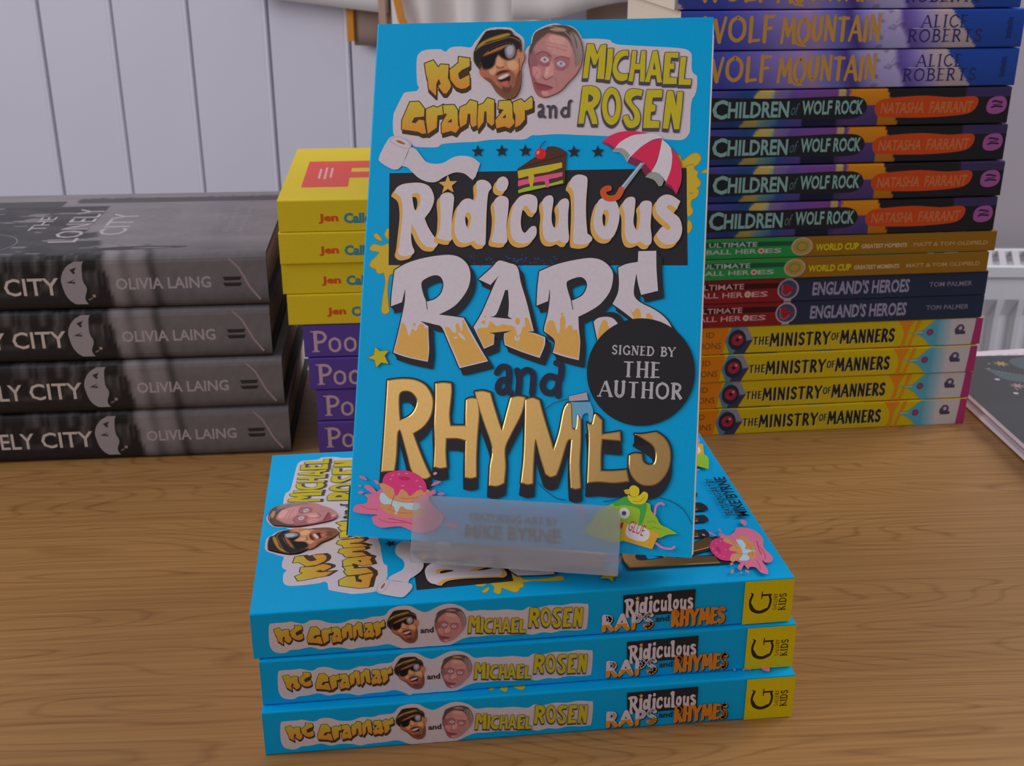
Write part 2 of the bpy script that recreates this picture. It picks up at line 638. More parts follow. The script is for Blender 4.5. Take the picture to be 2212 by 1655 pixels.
        for Q, T_, cc in res[::-1]:
            self.up()
            self._add(Q, T_, cc)

    def letters(self, s, x0, y0, x1, y1, col, thick=0.16, thin=0.07, serif=0.3, rot=0.0, jitter=0.0, gap=0.22):
        """skeleton capitals; thick/thin strokes with serifs, or a brush hand when serif is 0"""
        rs = random.Random(len(s) * 7 + 1)
        adv = []; x = 0
        for ch in s:
            w = GL[ch][0] if ch in GL else 0.4
            adv.append(x); x += w + gap
        tot = x - gap
        H = y1 - y0; W = x1 - x0
        cr_, sr_ = math.cos(rot), math.sin(rot)
        keep = self.T

        def mp(px, py):
            a, b = px / tot * W, py * H
            return (x0 + a * cr_ - b * sr_, y0 + a * sr_ + b * cr_)
        for ch, ax in zip(s, adv):
            if ch not in GL: continue
            w, strokes, serifs = GL[ch]
            jy = rs.uniform(-jitter, jitter); jr = 1 + rs.uniform(-jitter, jitter)
            for st in strokes:
                tk = st[0]
                pts = [(p[0], p[1], False) for p in st[1]]
                c = catmull(pts, False, 4) if len(pts) > 2 and st[0] != 'z' else [(p[0], p[1]) for p in pts]
                wd = {'T': thick, 't': thin, 'm': (thick * .7 + thin * .3), 'z': thin}[tk] * H
                self.stroke([mp(ax + p[0], p[1] * jr + jy) for p in c], wd, col, cap=(serif == 0 or len(pts) > 2))
            if serif:
                for (sx_, sy_) in serifs:
                    self.stroke([mp(ax + sx_ - serif / 2, sy_), mp(ax + sx_ + serif / 2, sy_)], thin * H, col, cap=False)


# skeleton capitals: width, strokes (weight, points), serif positions
GL = {
    'A': (.8, [('t', [(.0, 0), (.38, 1)]), ('T', [(.40, 1), (.8, 0)]), ('t', [(.14, .35), (.66, .35)])], [(0, 0), (.8, 0)]),
    'B': (.62, [('T', [(.12, 0), (.12, 1)]), ('m', [(.12, .98), (.4, .96), (.54, .78), (.4, .56), (.14, .53)]), ('m', [(.2, .53), (.46, .5), (.62, .28), (.46, .04), (.12, .02)])], [(.08, 0), (.08, 1)]),
    'C': (.72, [('m', [(.7, .8), (.45, .99), (.15, .82), (.06, .5), (.15, .18), (.45, .01), (.72, .2)])], []),
    'D': (.75, [('T', [(.12, 0), (.12, 1)]), ('m', [(.12, .98), (.5, .93), (.72, .5), (.5, .07), (.12, .02)])], [(.08, 0), (.08, 1)]),
    'E': (.56, [('T', [(.12, 0), (.12, 1)]), ('t', [(.12, .97), (.54, .97)]), ('t', [(.12, .52), (.46, .52)]), ('t', [(.12, .03), (.56, .03)])], [(.08, 0), (.08, 1)]),
    'F': (.54, [('T', [(.12, 0), (.12, 1)]), ('t', [(.12, .97), (.54, .99)]), ('t', [(.12, .52), (.44, .54)])], [(.1, 0), (.08, 1)]),
    'G': (.78, [('m', [(.7, .8), (.45, .99), (.15, .82), (.06, .5), (.15, .18), (.42, .01), (.7, .12)]), ('T', [(.7, .02), (.7, .42)])], [(.68, .42)]),
    'H': (.78, [('T', [(.12, 0), (.12, 1)]), ('T', [(.66, 0), (.66, 1)]), ('t', [(.12, .52), (.66, .52)])], [(.12, 0), (.12, 1), (.66, 0), (.66, 1)]),
    'I': (.26, [('T', [(.13, 0), (.13, 1)])], [(.13, 0), (.13, 1)]),
    'K': (.72, [('T', [(.12, 0), (.12, 1)]), ('t', [(.62, 1), (.14, .45)]), ('T', [(.28, .56), (.7, 0)])], [(.12, 0), (.12, 1)]),
    'L': (.56, [('T', [(.12, 0), (.12, 1)]), ('t', [(.12, .03), (.56, .06)])], [(.1, 0), (.12, 1)]),
    'M': (.95, [('t', [(.05, 0), (.15, 1)]), ('T', [(.15, 1), (.46, .3)]), ('t', [(.46, .3), (.78, 1)]), ('T', [(.78, 1), (.9, 0)])], [(.05, 0), (.9, 0)]),
    'N': (.76, [('t', [(.1, 0), (.1, 1)]), ('T', [(.1, 1), (.66, 0)]), ('t', [(.66, 0), (.66, 1)])], [(.1, 0), (.08, 1), (.66, 1)]),
    'O': (.82, [('m', [(.41, .99), (.12, .82), (.04, .5), (.12, .18), (.41, .01), (.7, .18), (.78, .5), (.7, .82), (.41, .99)])], []),
    'P': (.58, [('T', [(.12, 0), (.12, 1)]), ('m', [(.12, .98), (.44, .94), (.58, .72), (.44, .5), (.14, .46)])], [(.12, 0), (.08, 1)]),
    'R': (.68, [('T', [(.12, 0), (.12, 1)]), ('m', [(.12, .98), (.44, .94), (.56, .74), (.42, .52), (.14, .5)]), ('T', [(.3, .5), (.66, 0)])], [(.12, 0), (.08, 1)]),
    'S': (.56, [('m', [(.5, .84), (.32, .99), (.08, .84), (.12, .62), (.44, .42), (.5, .18), (.28, .01), (.05, .16)])], []),
    'T': (.7, [('T', [(.35, 0), (.35, 1)]), ('t', [(.02, .97), (.68, .97)])], [(.35, 0)]),
    'U': (.74, [('T', [(.12, 1), (.12, .5), (.14, .2), (.36, .02), (.58, .18), (.62, .5), (.62, 1)])], [(.12, 1), (.62, 1)]),
    'W': (1.1, [('T', [(.02, 1), (.3, 0)]), ('t', [(.3, 0), (.54, .9)]), ('T', [(.54, .9), (.8, 0)]), ('t', [(.8, 0), (1.06, 1)])], [(.02, 1), (1.06, 1)]),
    'Y': (.74, [('T', [(.02, 1), (.36, .48)]), ('t', [(.72, 1), (.36, .48)]), ('T', [(.36, .48), (.36, 0)])], [(.04, 1), (.7, 1), (.36, 0)]),
    'o': (.6, [('m', [(.3, .64), (.1, .53), (.05, .32), (.1, .1), (.3, 0), (.5, .1), (.55, .32), (.5, .53), (.3, .64)])], []),
}

ART = {
 'sticker': [
  ('F','white',None, '1677,18378 1745,18601 1996,18742 2541,18764 2721,18697 2804,18655 2895,18743 3050,18836 3400,18855 3783,18817 3932,19011 4080,19200 4258,19435 4505,19557 4945,19580 5324,19540 5520,19378 5780,19184 5868,18977 5871,18598! 5898,18583! 5981,18768 6105,18878 6129,19140 6229,19363 6425,19508 6714,19633 7042,19683 7301,19621 7596,19578 7821,19443 7994,19235 8073,19085 8201,19064 8564,19065 9071,19011 9220,18898 9475,18819 10013,18773 10727,18724 11436,18675 11895,18613 12074,18519 12167,18372 12185,17899 12264,17680 12390,17570 12405,17172 12346,16883 12249,16703 12211,16306 12219,15656 12192,15440 12060,15260 11853,15189 11221,15226 9803,15319 8908,15357 8006,15396 7280,15423 6551,15381 6340,15383 6038,15228 5416,15229 4730,15214 4168,15136 3695,15121 2905,15059 2689,14933 2274,14926 1824,14949 1691,15028 1356,15251 960,15379 877,15698 865,16177 933,16400 1192,16974 1315,17085 1700,17129 1793,17192 1820,17288 1748,17416 1687,17929'),
 ],
 'mc': [
  ('X','dkbrown',[0.35, -1.4, 0.38], '2000,18206! 2334,18330! 2532,18062! 2564,18061! 2632,18166! 2953,18142! 2950,17626! 3098,17370! 3058,17211! 2925,17022! 2813,17023! 2583,17312! 2687,17406! 2590,17598! 2504,17408! 2521,16930! 2210,17220! 2165,17555! 2081,17796!'),
  ('F','yel>ora',None, '2000,18206! 2334,18330! 2532,18062! 2564,18061! 2632,18166! 2953,18142! 2950,17626! 3098,17370! 3058,17211! 2925,17022! 2813,17023! 2583,17312! 2687,17406! 2590,17598! 2504,17408! 2521,16930! 2210,17220! 2165,17555! 2081,17796!'),
  ('X','dkbrown',[0.35, -1.4, 0.38], '3326,18449! 3768,18384! 3785,18076! 3481,17937! 3345,17796! 3387,17621! 3437,17563! 3793,17743! 3824,17330! 3678,17221! 3489,17191! 3294,17273! 3055,17561! 3003,17944! 3338,18225!'),
  ('F','dkbrown',None, '3387,17907! 3786,18060! 3793,17743! 3437,17563!'),
  ('F','yel>ora',None, '3326,18449! 3768,18384! 3785,18076! 3481,17937! 3345,17796! 3387,17621! 3437,17563! 3793,17743! 3824,17330! 3678,17221! 3489,17191! 3294,17273! 3055,17561! 3003,17944! 3338,18225!'),
 ],
 'grammar': [
  ('X','dkbrown',[0.52, -1.4, 0.38], '1498,16700! 1852,16713! 2087,16441! 2091,16132! 1711,16093! 1609,15902! 1772,15870! 1892,16012! 2093,15980! 2212,15471! 2052,15456! 1887,15536! 1237,15633! 1223,15984!'),
  ('F','yel>ora',None, '1498,16700! 1852,16713! 2087,16441! 2091,16132! 1711,16093! 1609,15902! 1772,15870! 1892,16012! 2093,15980! 2212,15471! 2052,15456! 1887,15536! 1237,15633! 1223,15984!'),
  ('X','dkbrown',[0.52, -1.4, 0.38], '2159,16408! 2441,16534! 2604,16469! 2837,16594! 2843,16198! 2621,16167! 2615,15692! 2277,15455! 2183,15979!'),
  ('F','yel>ora',None, '2159,16408! 2441,16534! 2604,16469! 2837,16594! 2843,16198! 2621,16167! 2615,15692! 2277,15455! 2183,15979!'),
  ('X','dkbrown',[0.52, -1.4, 0.38], '2823,16563! 3252,16575! 3400,16369! 3456,15752! 3537,15720! 3375,15484! 3196,15563! 2835,15470! 2798,15850! 3001,16229! 2873,16229!'),
  ('F','yel>ora',None, '2823,16563! 3252,16575! 3400,16369! 3456,15752! 3537,15720! 3375,15484! 3196,15563! 2835,15470! 2798,15850! 3001,16229! 2873,16229!|3019,15896! 3186,16038! 3203,15895!'),
  ('X','dkbrown',[0.52, -1.4, 0.38], '3496,16479! 3744,16588! 3877,16760! 4150,16679! 4191,15781! 4028,15703! 3943,15813! 3905,16223! 3810,16224! 3783,15845! 3538,15689! 3467,16131!'),
  ('F','yel>ora',None, '3496,16479! 3744,16588! 3877,16760! 4150,16679! 4191,15781! 4028,15703! 3943,15813! 3905,16223! 3810,16224! 3783,15845! 3538,15689! 3467,16131!'),
  ('X','dkbrown',[0.52, -1.4, 0.38], '4205,16537! 4405,16630! 4551,16834! 4807,16753! 4854,15841! 4765,15747! 4568,15905! 4531,16314! 4453,16315! 4442,15906! 4237,15623! 4201,16001!'),
  ('F','yel>ora',None, '4205,16537! 4405,16630! 4551,16834! 4807,16753! 4854,15841! 4765,15747! 4568,15905! 4531,16314! 4453,16315! 4442,15906! 4237,15623! 4201,16001!'),
  ('X','dkbrown',[0.52, -1.4, 0.38], '4998,16704! 5434,16732! 5521,16559! 5562,16057! 5664,15869! 5457,15651! 5266,15730! 4958,15652! 4894,15966! 5202,16373! 4982,16406!'),
  ('F','yel>ora',None, '4998,16704! 5434,16732! 5521,16559! 5562,16057! 5664,15869! 5457,15651! 5266,15730! 4958,15652! 4894,15966! 5202,16373! 4982,16406!|5156,16059! 5289,16200! 5297,16043!'),
  ('X','dkbrown',[0.52, -1.4, 0.38], '5547,16653! 5837,16776! 5983,16649! 6236,16866! 6286,16803! 6304,16428! 6076,16336! 6013,16367! 6031,15992! 5856,15774! 5674,15681! 5666,16150! 5580,16308!'),
  ('F','yel>ora',None, '5547,16653! 5837,16776! 5983,16649! 6236,16866! 6286,16803! 6304,16428! 6076,16336! 6013,16367! 6031,15992! 5856,15774! 5674,15681! 5666,16150! 5580,16308!'),
 ],
 'face1': [
  ('F','168,112,82',None, '4168,17833 4265,18085 4464,18526 5234,18830 5648,18697 5873,18567 5916,18314 5821,18032 5806,17718 5814,17246 5705,16934 5556,16794 5339,16764 5148,16829 4887,17036 4616,17417 4320,17641'),
  ('F','150,92,68',None, '4184,17833 4332,18021 4589,17923 4795,17604 4867,17414 4680,17384 4321,17626'),
  ('F','105,66,50',None, '4353,17609 4607,17575 4771,17447 4969,17271 5258,17126 5533,17249 5608,17626 5801,17875 5814,17246 5705,16934 5556,16794 5339,16764 5148,16829 4887,17036 4616,17417'),
  ('F','128,80,60',None, '4790,17699 5033,17854 5408,17880 5606,17657 5563,17281 5288,17158 4966,17318'),
  ('F','150,84,70',None, '4842,17604 4977,17728 5287,17787 5451,17628 5403,17345 5222,17221 4994,17381'),
  ('F','45,24,22',None, '4940,17523 5292,17693 5416,17597 5354,17393 5183,17363 4991,17444'),
  ('F','190,172,162',None, '4946,17596 5258,17740 5331,17667 5049,17532'),
  ('F','172,84,80',None, '5071,17412 5335,17456 5249,17300 5123,17317'),
  ('F','190,135,100',None, '4820,18331 4908,18456 5040,18327 5113,18137 5087,18026 4931,18013 4798,18141'),
  ('S','110,62,50',[0.52], '4819,18046 4964,17974 5119,18004'),
  ('F','190,134,100',None, '4644,18080 4767,18142 4843,17888 4727,17700 4563,17828'),
  ('F','196,140,104',None, '5266,18198 5514,18257 5679,18066 5564,17878 5342,17944'),
  ('F','60,34,28',None, '4880,17777 5094,17884 5377,17865 5286,17812 5039,17743 4885,17682'),
  ('F','92,56,42',None, '5126,17254 5316,17204 5469,17281 5449,17062 5296,16985 5136,17065'),
  ('S','70,40,32',[0.35], '5698,18317 5743,18033 5729,17687'),
  ('F','34,30,31',None, '3916,18408 3947,18725 4265,19308 4447,19453 4887,19486 5297,19452 5431,19285 5657,19138 5756,18916 5764,18553 5549,18809 5230,18909 4797,18774 4430,18558 4312,18402 4215,18149 4228,17896 3976,18185'),
  ('F','150,115,38',None, '4040,18755 4219,18975 4651,19173 5179,19306 5301,19246 4906,19114 4439,18996 4226,18831'),
  ('S','118,92,40',[0.35], '3982,18654 4195,18832 4443,18923 4909,19057 5343,19160 5696,18996'),
  ('F','44,32,30',None, '4204,18181 4224,18387 4460,18590 5201,18878 5579,18824 5555,18682 4998,18549 4752,18426 4320,18243'),
  ('F','150,92,50',None, '4310,18449 4614,18666 5202,18846 5082,18738 4620,18555'),
  ('F','22,20,22',None, '4200,18245! 4312,18402 4716,18522! 4932,18598 5204,18815 5545,18872! 5618,18665 5540,18351 5263,18254 5007,18366 4892,18472! 4820,18331 4784,18110 4651,17953 4401,17909 4270,18006'),
  ('F','118,114,118',None, '5134,18642 5204,18815 5389,18875 5520,18762 5532,18509 5400,18338 5225,18388'),
  ('F','150,148,150',None, '5211,18672 5298,18813 5441,18763 5437,18542 5300,18465'),
 ],
 'face2': [
  ('F','158,108,106',None, '6046,18580 6142,18878 6253,19250 6725,19390 7459,19376 7983,19068 8113,18621 8130,18250 8052,17955 7902,17662 7695,17442 7419,17112 7135,16930 6775,16815 6553,16861 6358,17085 6230,17459 6094,17982'),
  ('F','130,82,84',None, '6061,18505 6208,18652 6367,18426 6455,18126 6359,17829 6414,17457 6616,17083 6848,16829 6553,16861 6358,17085 6230,17459 6094,17982'),
  ('F','172,122,116',None, '6740,19091 7177,19158 7549,19002 7713,18627 7652,18369 7212,18413 6875,18567 6679,18831'),
  ('F','140,88,90',None, '6400,18500 6619,18534 6882,18418 6929,18194 6863,18046 6606,18050 6415,18201'),
  ('F','140,88,90',None, '7074,18229 7362,18317 7622,18221 7598,17962 7382,17890 7123,17968'),
  ('F','178,124,118',None, '6929,18194 7046,18043 7027,17672 6886,17563 6701,17602 6764,17824 6863,18046'),
  ('S','110,60,66',[0.44], '6645,17621 6780,17490 6993,17617'),
  ('S','100,60,64',[0.52], '6365,18463 6544,18572 6767,18513 6920,18380'),
  ('S','100,60,64',[0.52], '7072,18273 7323,18374 7620,18276'),
  ('F','176,164,166',None, '6522,18274 6682,18384 6853,18251 6693,18153'),
  ('F','172,160,163',None, '7153,18116 7313,18207 7483,18074 7323,17984'),
  ('F','96,100,112',None, '6625,18273 6684,18331 6754,18263 6690,18205'),
  ('F','96,100,112',None, '7263,18107 7315,18158 7380,18091 7321,18040'),
  ('F','128,62,68',None, '6344,17376 6640,17343 7050,17183 6799,17074 6467,17114'),
  ('S','80,34,44',[0.35], '6352,17376 6606,17287 6828,17244 7043,17183'),
  ('F','182,134,126',None, '6845,19182 7174,19214 7436,19078 7375,18819 7044,18862 6855,18977'),
  ('F','134,82,86',None, '6489,18182 6695,18104 6894,18157 6864,18027 6681,18011 6494,18088'),
  ('F','134,82,86',None, '7141,17968 7327,17910 7506,17981 7457,17852 7312,17836 7164,17875'),
  ('F','176,120,116',None, '6241,17980 6462,17977 6583,17752 6447,17531 6274,17682'),
  ('F','176,124,118',None, '6618,17027 6838,17036 6917,16913 6736,16867'),
  ('S','136,88,88',[0.21], '6636,18944 6932,18901 7266,18821 7525,18742'),
  ('S','136,88,88',[0.21], '6717,18793 6976,18751 7273,18672 7495,18594'),
  ('S','126,80,82',[0.24], '6433,17829 6333,17606 6315,17383'),
  ('S','126,80,82',[0.24], '7029,17635 7184,17448 7213,17225'),
  ('F','196,140,134',None, '6775,17973 6868,17934 6861,17712 6754,17639 6712,17751'),
  ('F','78,62,56',None, '6157,18952 6233,19288 6501,19469 6863,19593 7156,19605 7449,19581 7748,19444 7942,19180 8086,18807 8141,18398 8042,18178 7886,18013 7832,18403 7668,18814 7473,19078 7101,19215 6804,19277 6626,19168 6378,18948 6249,18726 6160,18504 6046,18580 6107,18841'),
  ('F','124,108,102',None, '7609,19298 7830,19238 8025,18956 8141,18398 8042,18178 7894,18013 7850,18403 7702,18850'),
  ('F','150,118,96',None, '6833,19444 7161,19493 7457,19413 7314,19341 6984,19366'),
  ('S','150,132,120',[0.28], '6792,19538 7087,19495 7388,19340 7655,19074'),
  ('S','52,40,38',[0.28], '6360,19323 6648,19466 6977,19497'),
  ('S','150,134,126',[0.28], '7796,19183 7974,18883 8047,18474'),
  ('S','52,40,38',[0.28], '7605,19373 7801,19071 7891,18699'),
  ('S','60,44,42',[0.35], '6086,18505 6061,18281 6112,17982'),
 ],
 'michael': [
  ('X','dkgrey',[-0.17, -1.05, 0.26], '8265,18870! 8508,18858! 8656,18446! 8785,18802! 8989,18835! 8974,17943! 8957,17501! 8697,17523! 8738,18389! 8627,18058! 8536,18060! 8411,18431! 8350,17545! 8154,17548! 8205,18175!'),
  ('F','ylw',None, '8265,18870! 8508,18858! 8656,18446! 8785,18802! 8989,18835! 8974,17943! 8957,17501! 8697,17523! 8738,18389! 8627,18058! 8536,18060! 8411,18431! 8350,17545! 8154,17548! 8205,18175!'),
  ('X','dkgrey',[-0.17, -1.05, 0.26], '9050,18672! 9258,18676! 9244,17939! 9175,17462! 8994,17483! 9040,18089!'),
  ('F','ylw',None, '9050,18672! 9258,18676! 9244,17939! 9175,17462! 8994,17483! 9040,18089!'),
  ('X','dkgrey',[-0.17, -1.05, 0.26], '9807,18593! 9834,18372! 9673,18374 9500,18230 9423,17937 9521,17752 9702,17694 9844,17711! 9836,17491! 9642,17420 9424,17496 9288,17755 9276,18012 9350,18379 9522,18561'),
  ('F','ylw',None, '9807,18593! 9834,18372! 9673,18374 9500,18230 9423,17937 9521,17752 9702,17694 9844,17711! 9836,17491! 9642,17420 9424,17496 9288,17755 9276,18012 9350,18379 9522,18561'),
  ('X','dkgrey',[-0.17, -1.05, 0.26], '9968,18572! 10129,18569! 10107,18074! 10274,18072! 10307,18566! 10467,18563! 10476,17922! 10480,17381! 10302,17394! 10301,17852! 10088,17854! 10036,17397! 9874,17418! 9939,18003!'),
  ('F','ylw',None, '9968,18572! 10129,18569! 10107,18074! 10274,18072! 10307,18566! 10467,18563! 10476,17922! 10480,17381! 10302,17394! 10301,17852! 10088,17854! 10036,17397! 9874,17418! 9939,18003!'),
  ('X','dkgrey',[-0.17, -1.05, 0.26], '10734,18541! 10893,18556! 11025,17915! 11118,17349! 10942,17351! 10895,17625! 10701,17627! 10658,17372! 10480,17381! 10618,17921!'),
  ('F','ylw',None, '10734,18541! 10893,18556! 11025,17915! 11118,17349! 10942,17351! 10895,17625! 10701,17627! 10658,17372! 10480,17381! 10618,17921!|10804,18137! 10869,17844! 10763,17845!'),
  ('X','dkgrey',[-0.17, -1.05, 0.26], '11190,18479! 11683,18471! 11680,18270! 11416,18292! 11390,18056! 11547,18083! 11546,17853! 11391,17855! 11382,17546! 11657,17525! 11659,17288! 11156,17294! 11166,17913!'),
  ('F','ylw',None, '11190,18479! 11683,18471! 11680,18270! 11416,18292! 11390,18056! 11547,18083! 11546,17853! 11391,17855! 11382,17546! 11657,17525! 11659,17288! 11156,17294! 11166,17913!'),
  ('X','dkgrey',[-0.17, -1.05, 0.26], '11767,18305! 11977,18302! 11940,17903! 11912,17467! 12185,17464! 12175,17247! 11730,17259! 11735,17760!'),
  ('F','ylw',None, '11767,18305! 11977,18302! 11940,17903! 11912,17467! 12185,17464! 12175,17247! 11730,17259! 11735,17760!'),
 ],
 'rosen': [
  ('X','dkgrey',[-0.17, -1.05, 0.26], '8176,17234! 8500,17249 8758,17136 8859,16878 8782,16585 8610,16402! 8731,16108 8799,15796! 8601,15797! 8519,16036 8397,16330! 8327,16294! 8276,15817! 8067,15818! 8120,16479!'),
  ('F','ylw',None, '8176,17234! 8500,17249 8758,17136 8859,16878 8782,16585 8610,16402! 8731,16108 8799,15796! 8601,15797! 8519,16036 8397,16330! 8327,16294! 8276,15817! 8067,15818! 8120,16479!|8406,16937! 8535,16880 8594,16770 8527,16660 8401,16643!'),
  ('X','dkgrey',[-0.17, -1.05, 0.26], '9259,17186 9518,16982 9647,16468 9562,15957 9321,15758 9061,15960 8931,16473 9016,16986|9288,16929 9420,16763 9461,16470 9428,16177 9308,16050 9177,16179 9118,16472 9162,16765'),
  ('F','ylw',None, '9259,17186 9518,16982 9647,16468 9562,15957 9321,15758 9061,15960 8931,16473 9016,16986|9288,16929 9420,16763 9461,16470 9428,16177 9308,16050 9177,16179 9118,16472 9162,16765'),
  ('X','dkgrey',[-0.17, -1.05, 0.26], '10423,17064! 10379,16828! 10200,16866 10027,16758 10070,16575 10294,16318 10377,16026 10317,15772 10109,15645 9894,15701 9739,15993 9770,16102! 9911,16138! 9990,15955 10098,15918 10163,16064 10082,16283 9857,16576 9777,16760 9838,17015 10047,17123'),
  ('F','ylw',None, '10423,17064! 10379,16828! 10200,16866 10027,16758 10070,16575 10294,16318 10377,16026 10317,15772 10109,15645 9894,15701 9739,15993 9770,16102! 9911,16138! 9990,15955 10098,15918 10163,16064 10082,16283 9857,16576 9777,16760 9838,17015 10047,17123'),
  ('X','dkgrey',[-0.17, -1.05, 0.26], '10581,17081! 11147,17076! 11141,16785! 10806,16788! 10781,16533! 10924,16496! 10915,16278! 10757,16242! 10753,15915! 11089,15896! 11081,15642! 10499,15644! 10518,16462!'),
  ('F','ylw',None, '10581,17081! 11147,17076! 11141,16785! 10806,16788! 10781,16533! 10924,16496! 10915,16278! 10757,16242! 10753,15915! 11089,15896! 11081,15642! 10499,15644! 10518,16462!'),
  ('X','dkgrey',[-0.17, -1.05, 0.26], '11325,17037! 11536,17035! 11681,16454! 11695,16998! 11905,16996! 11880,16308! 11820,15586! 11645,15586! 11497,16238! 11417,15605! 11223,15624! 11277,16457!'),
  ('F','ylw',None, '11325,17037! 11536,17035! 11681,16454! 11695,16998! 11905,16996! 11880,16308! 11820,15586! 11645,15586! 11497,16238! 11417,15605! 11223,15624! 11277,16457!'),
 ],
 'and1': [
  ('S','dkgrey',[1.05], '6543,16472 6623,16545 6702,16434 6704,16156 6792,16074'),
  ('S','dkgrey',[1.05], '6696,16323 6565,16231 6598,16090 6705,16138'),
  ('S','dkgrey',[1.05], '6883,16480 6969,16432 6994,16062'),
  ('S','dkgrey',[1.05], '6981,16339 7083,16486 7190,16393 7206,16061'),
  ('S','dkgrey',[1.05], '7766,16684 7689,16611 7684,16095'),
  ('S','dkgrey',[1.05], '7690,16372 7524,16417 7416,16244 7539,16085 7687,16187'),
 ],
 'roll': [
  ('F','white',None, '1622,14903 1858,14837 2071,14592 2283,14363 2585,14282 2945,14316 3328,14528 3652,14594 4080,14529 4401,14303! 4333,14044! 4249,13785! 4142,13655! 4023,13751 3786,13912 3425,13943 3041,13779 2723,13582 2393,13580 2055,13709 1777,13936 1566,14132 1363,14181! 1327,14230! 1477,14525'),
  ('F','white',None, '391,14491 491,14787 732,15249 960,15364 1298,15314 1574,15149 1667,14985 1560,14821 1359,14263 1298,14164 1170,14065 969,14064 694,14195 449,14359'),
  ('S','125,125,130',[0.17], '798,15266 1130,15331 1472,15182 1636,14936 1456,14880 1151,14969 874,15117 798,15266'),
  ('F','142,84,44',None, '1031,15189 1205,15183 1405,15067 1347,15034 1143,15100'),
  ('S','135,132,138',[0.17], '1590,14870 1477,14525 1312,14197'),
 ],
 'stars': [
  ('*','black',[2.53], '4282,14759'),
  ('*','black',[2.53], '5211,14777'),
  ('*','black',[2.53], '6115,14778'),
  ('*','black',[2.53], '7957,14743'),
  ('*','black',[2.53], '8857,14744'),
 ],
 'slime': [
  ('X','140,95,30',[0.0, -0.0, 0.21], '11775,14623 11904,14591 11974,14427 12098,14493 12314,14673 12535,14690 12652,14526 12580,14330 12427,14199 12431,14100 12561,14003 12536,13839 12669,13644 12644,13481 12552,13415 12620,13285 12564,13089 12379,12957 12355,12762 12442,12567 12369,12404 12241,12435 12193,13282 12144,14132 11920,14164'),
  ('F','slm',None, '11775,14623 11904,14591 11974,14427 12098,14493 12314,14673 12535,14690 12652,14526 12580,14330 12427,14199 12431,14100 12561,14003 12536,13839 12669,13644 12644,13481 12552,13415 12620,13285 12564,13089 12379,12957 12355,12762 12442,12567 12369,12404 12241,12435 12193,13282 12144,14132 11920,14164'),
  ('S','140,95,30',[0.21], '12424,14264 12234,14263 12079,14165'),
  ('S','140,95,30',[0.21], '12274,13217 12432,13225'),
  ('X','140,95,30',[0.0, -0.0, 0.21], '12268,12142 12345,12208 12432,11982 12346,11760 12266,11785'),
  ('F','slm',None, '12268,12142 12345,12208 12432,11982 12346,11760 12266,11785'),
  ('X','140,95,30',[0.0, -0.0, 0.21], '12689,13971! 12811,14085 12951,14135! 12935,13972!'),
  ('F','slm',None, '12689,13971! 12811,14085 12951,14135! 12935,13972!'),
  ('X','140,95,30',[0.0, -0.0, 0.21], '971,11187 710,11092 405,11152 240,11013 320,10900 590,10855 580,10758 328,10492 256,10296 269,10327 404,10222 517,10189 580,10047 711,10014 856,10035 933,9662 873,9126 846,8663 892,8504 1022,8473 1144,8565 1138,8671 1058,9095 1031,9557 1081,9951 1223,10025 1291,10098 1322,10205 1568,10363! 1090,10415! 1091,11022!'),
  ('F','slm',None, '971,11187 710,11092 405,11152 240,11013 320,10900 590,10855 580,10758 328,10492 256,10296 269,10327 404,10222 517,10189 580,10047 711,10014 856,10035 933,9662 873,9126 846,8663 892,8504 1022,8473 1144,8565 1138,8671 1058,9095 1031,9557 1081,9951 1223,10025 1291,10098 1322,10205 1568,10363! 1090,10415! 1091,11022!'),
  ('X','140,95,30',[0.0, -0.0, 0.21], '370,11472 481,11565 704,11314 529,11327'),
  ('F','slm',None, '370,11472 481,11565 704,11314 529,11327'),
  ('X','140,95,30',[0.0, -0.0, 0.21], '802,11511 872,11740 974,11709 995,11351'),
  ('F','slm',None, '802,11511 872,11740 974,11709 995,11351'),
 ],
 'box': [
  ('F','black',None, '844,13917! 12142,14148! 12331,10555! 1020,10352!'),
 ],
 'specks': [
  ('#',),
 ],
 'cake': [
  ('F','72,44,34',None, '5847,13993! 7547,14351! 7619,13516! 5939,13153!'),
  ('F','70,45,34',None, '5836,14077! 6458,14516 6879,14786 6955,14927 7271,14937 7575,14803 7687,14686 7676,14418 7684,13543! 7619,13516! 7547,14351! 6706,14214 6045,14061 5847,13993!'),
  ('S','48,30,26',[0.35], '6041,14145 6700,14349 7192,14484 7616,14635'),
  ('F','168,152,42',None, '5864,13983! 6045,14051 7531,14344! 7556,14150! 7050,13981 6555,13895 6060,13758 5911,13724!'),
  ('F','186,78,112',None, '5898,13640! 6263,13709 6527,13777 7581,13976! 7572,13816! 7327,13748 7065,13680 7077,13412 6978,13411 6902,13612 6405,13542 5909,13421!'),
  ('F','168,152,42',None, '6289,13860 6490,13861 6487,13576 6447,13375 6360,13441'),
  ('F','132,160,52',None, '5916,13270! 6278,13400 7006,13505 7595,13676! 7617,13556! 6088,13198 5939,13163!'),
  ('F','186,78,112',None, '6915,13679 7065,13680 7084,13412 6971,13411'),
  ('F','190,32,38',None, '6691,14876 6844,14819 6911,14668 6858,14517 6711,14459 6558,14516 6490,14668 6543,14819'),
  ('F','215,120,118',None, '6547,14735 6628,14785 6665,14718 6586,14634'),
  ('S','40,40,45',[0.28], '6675,14859 6734,15021 6878,15155'),
 ],
 'umbrella': [
  ('F','176,170,174',None, '9417,14753 9509,14886 9802,14870 10088,14621 10029,14489 9953,14373 9846,14588 9646,14714'),
  ('F','130,132,128',None, '9400,14753! 9509,14880 9802,14860 10071,14638! 9937,14373! 9814,14588 9646,14714'),
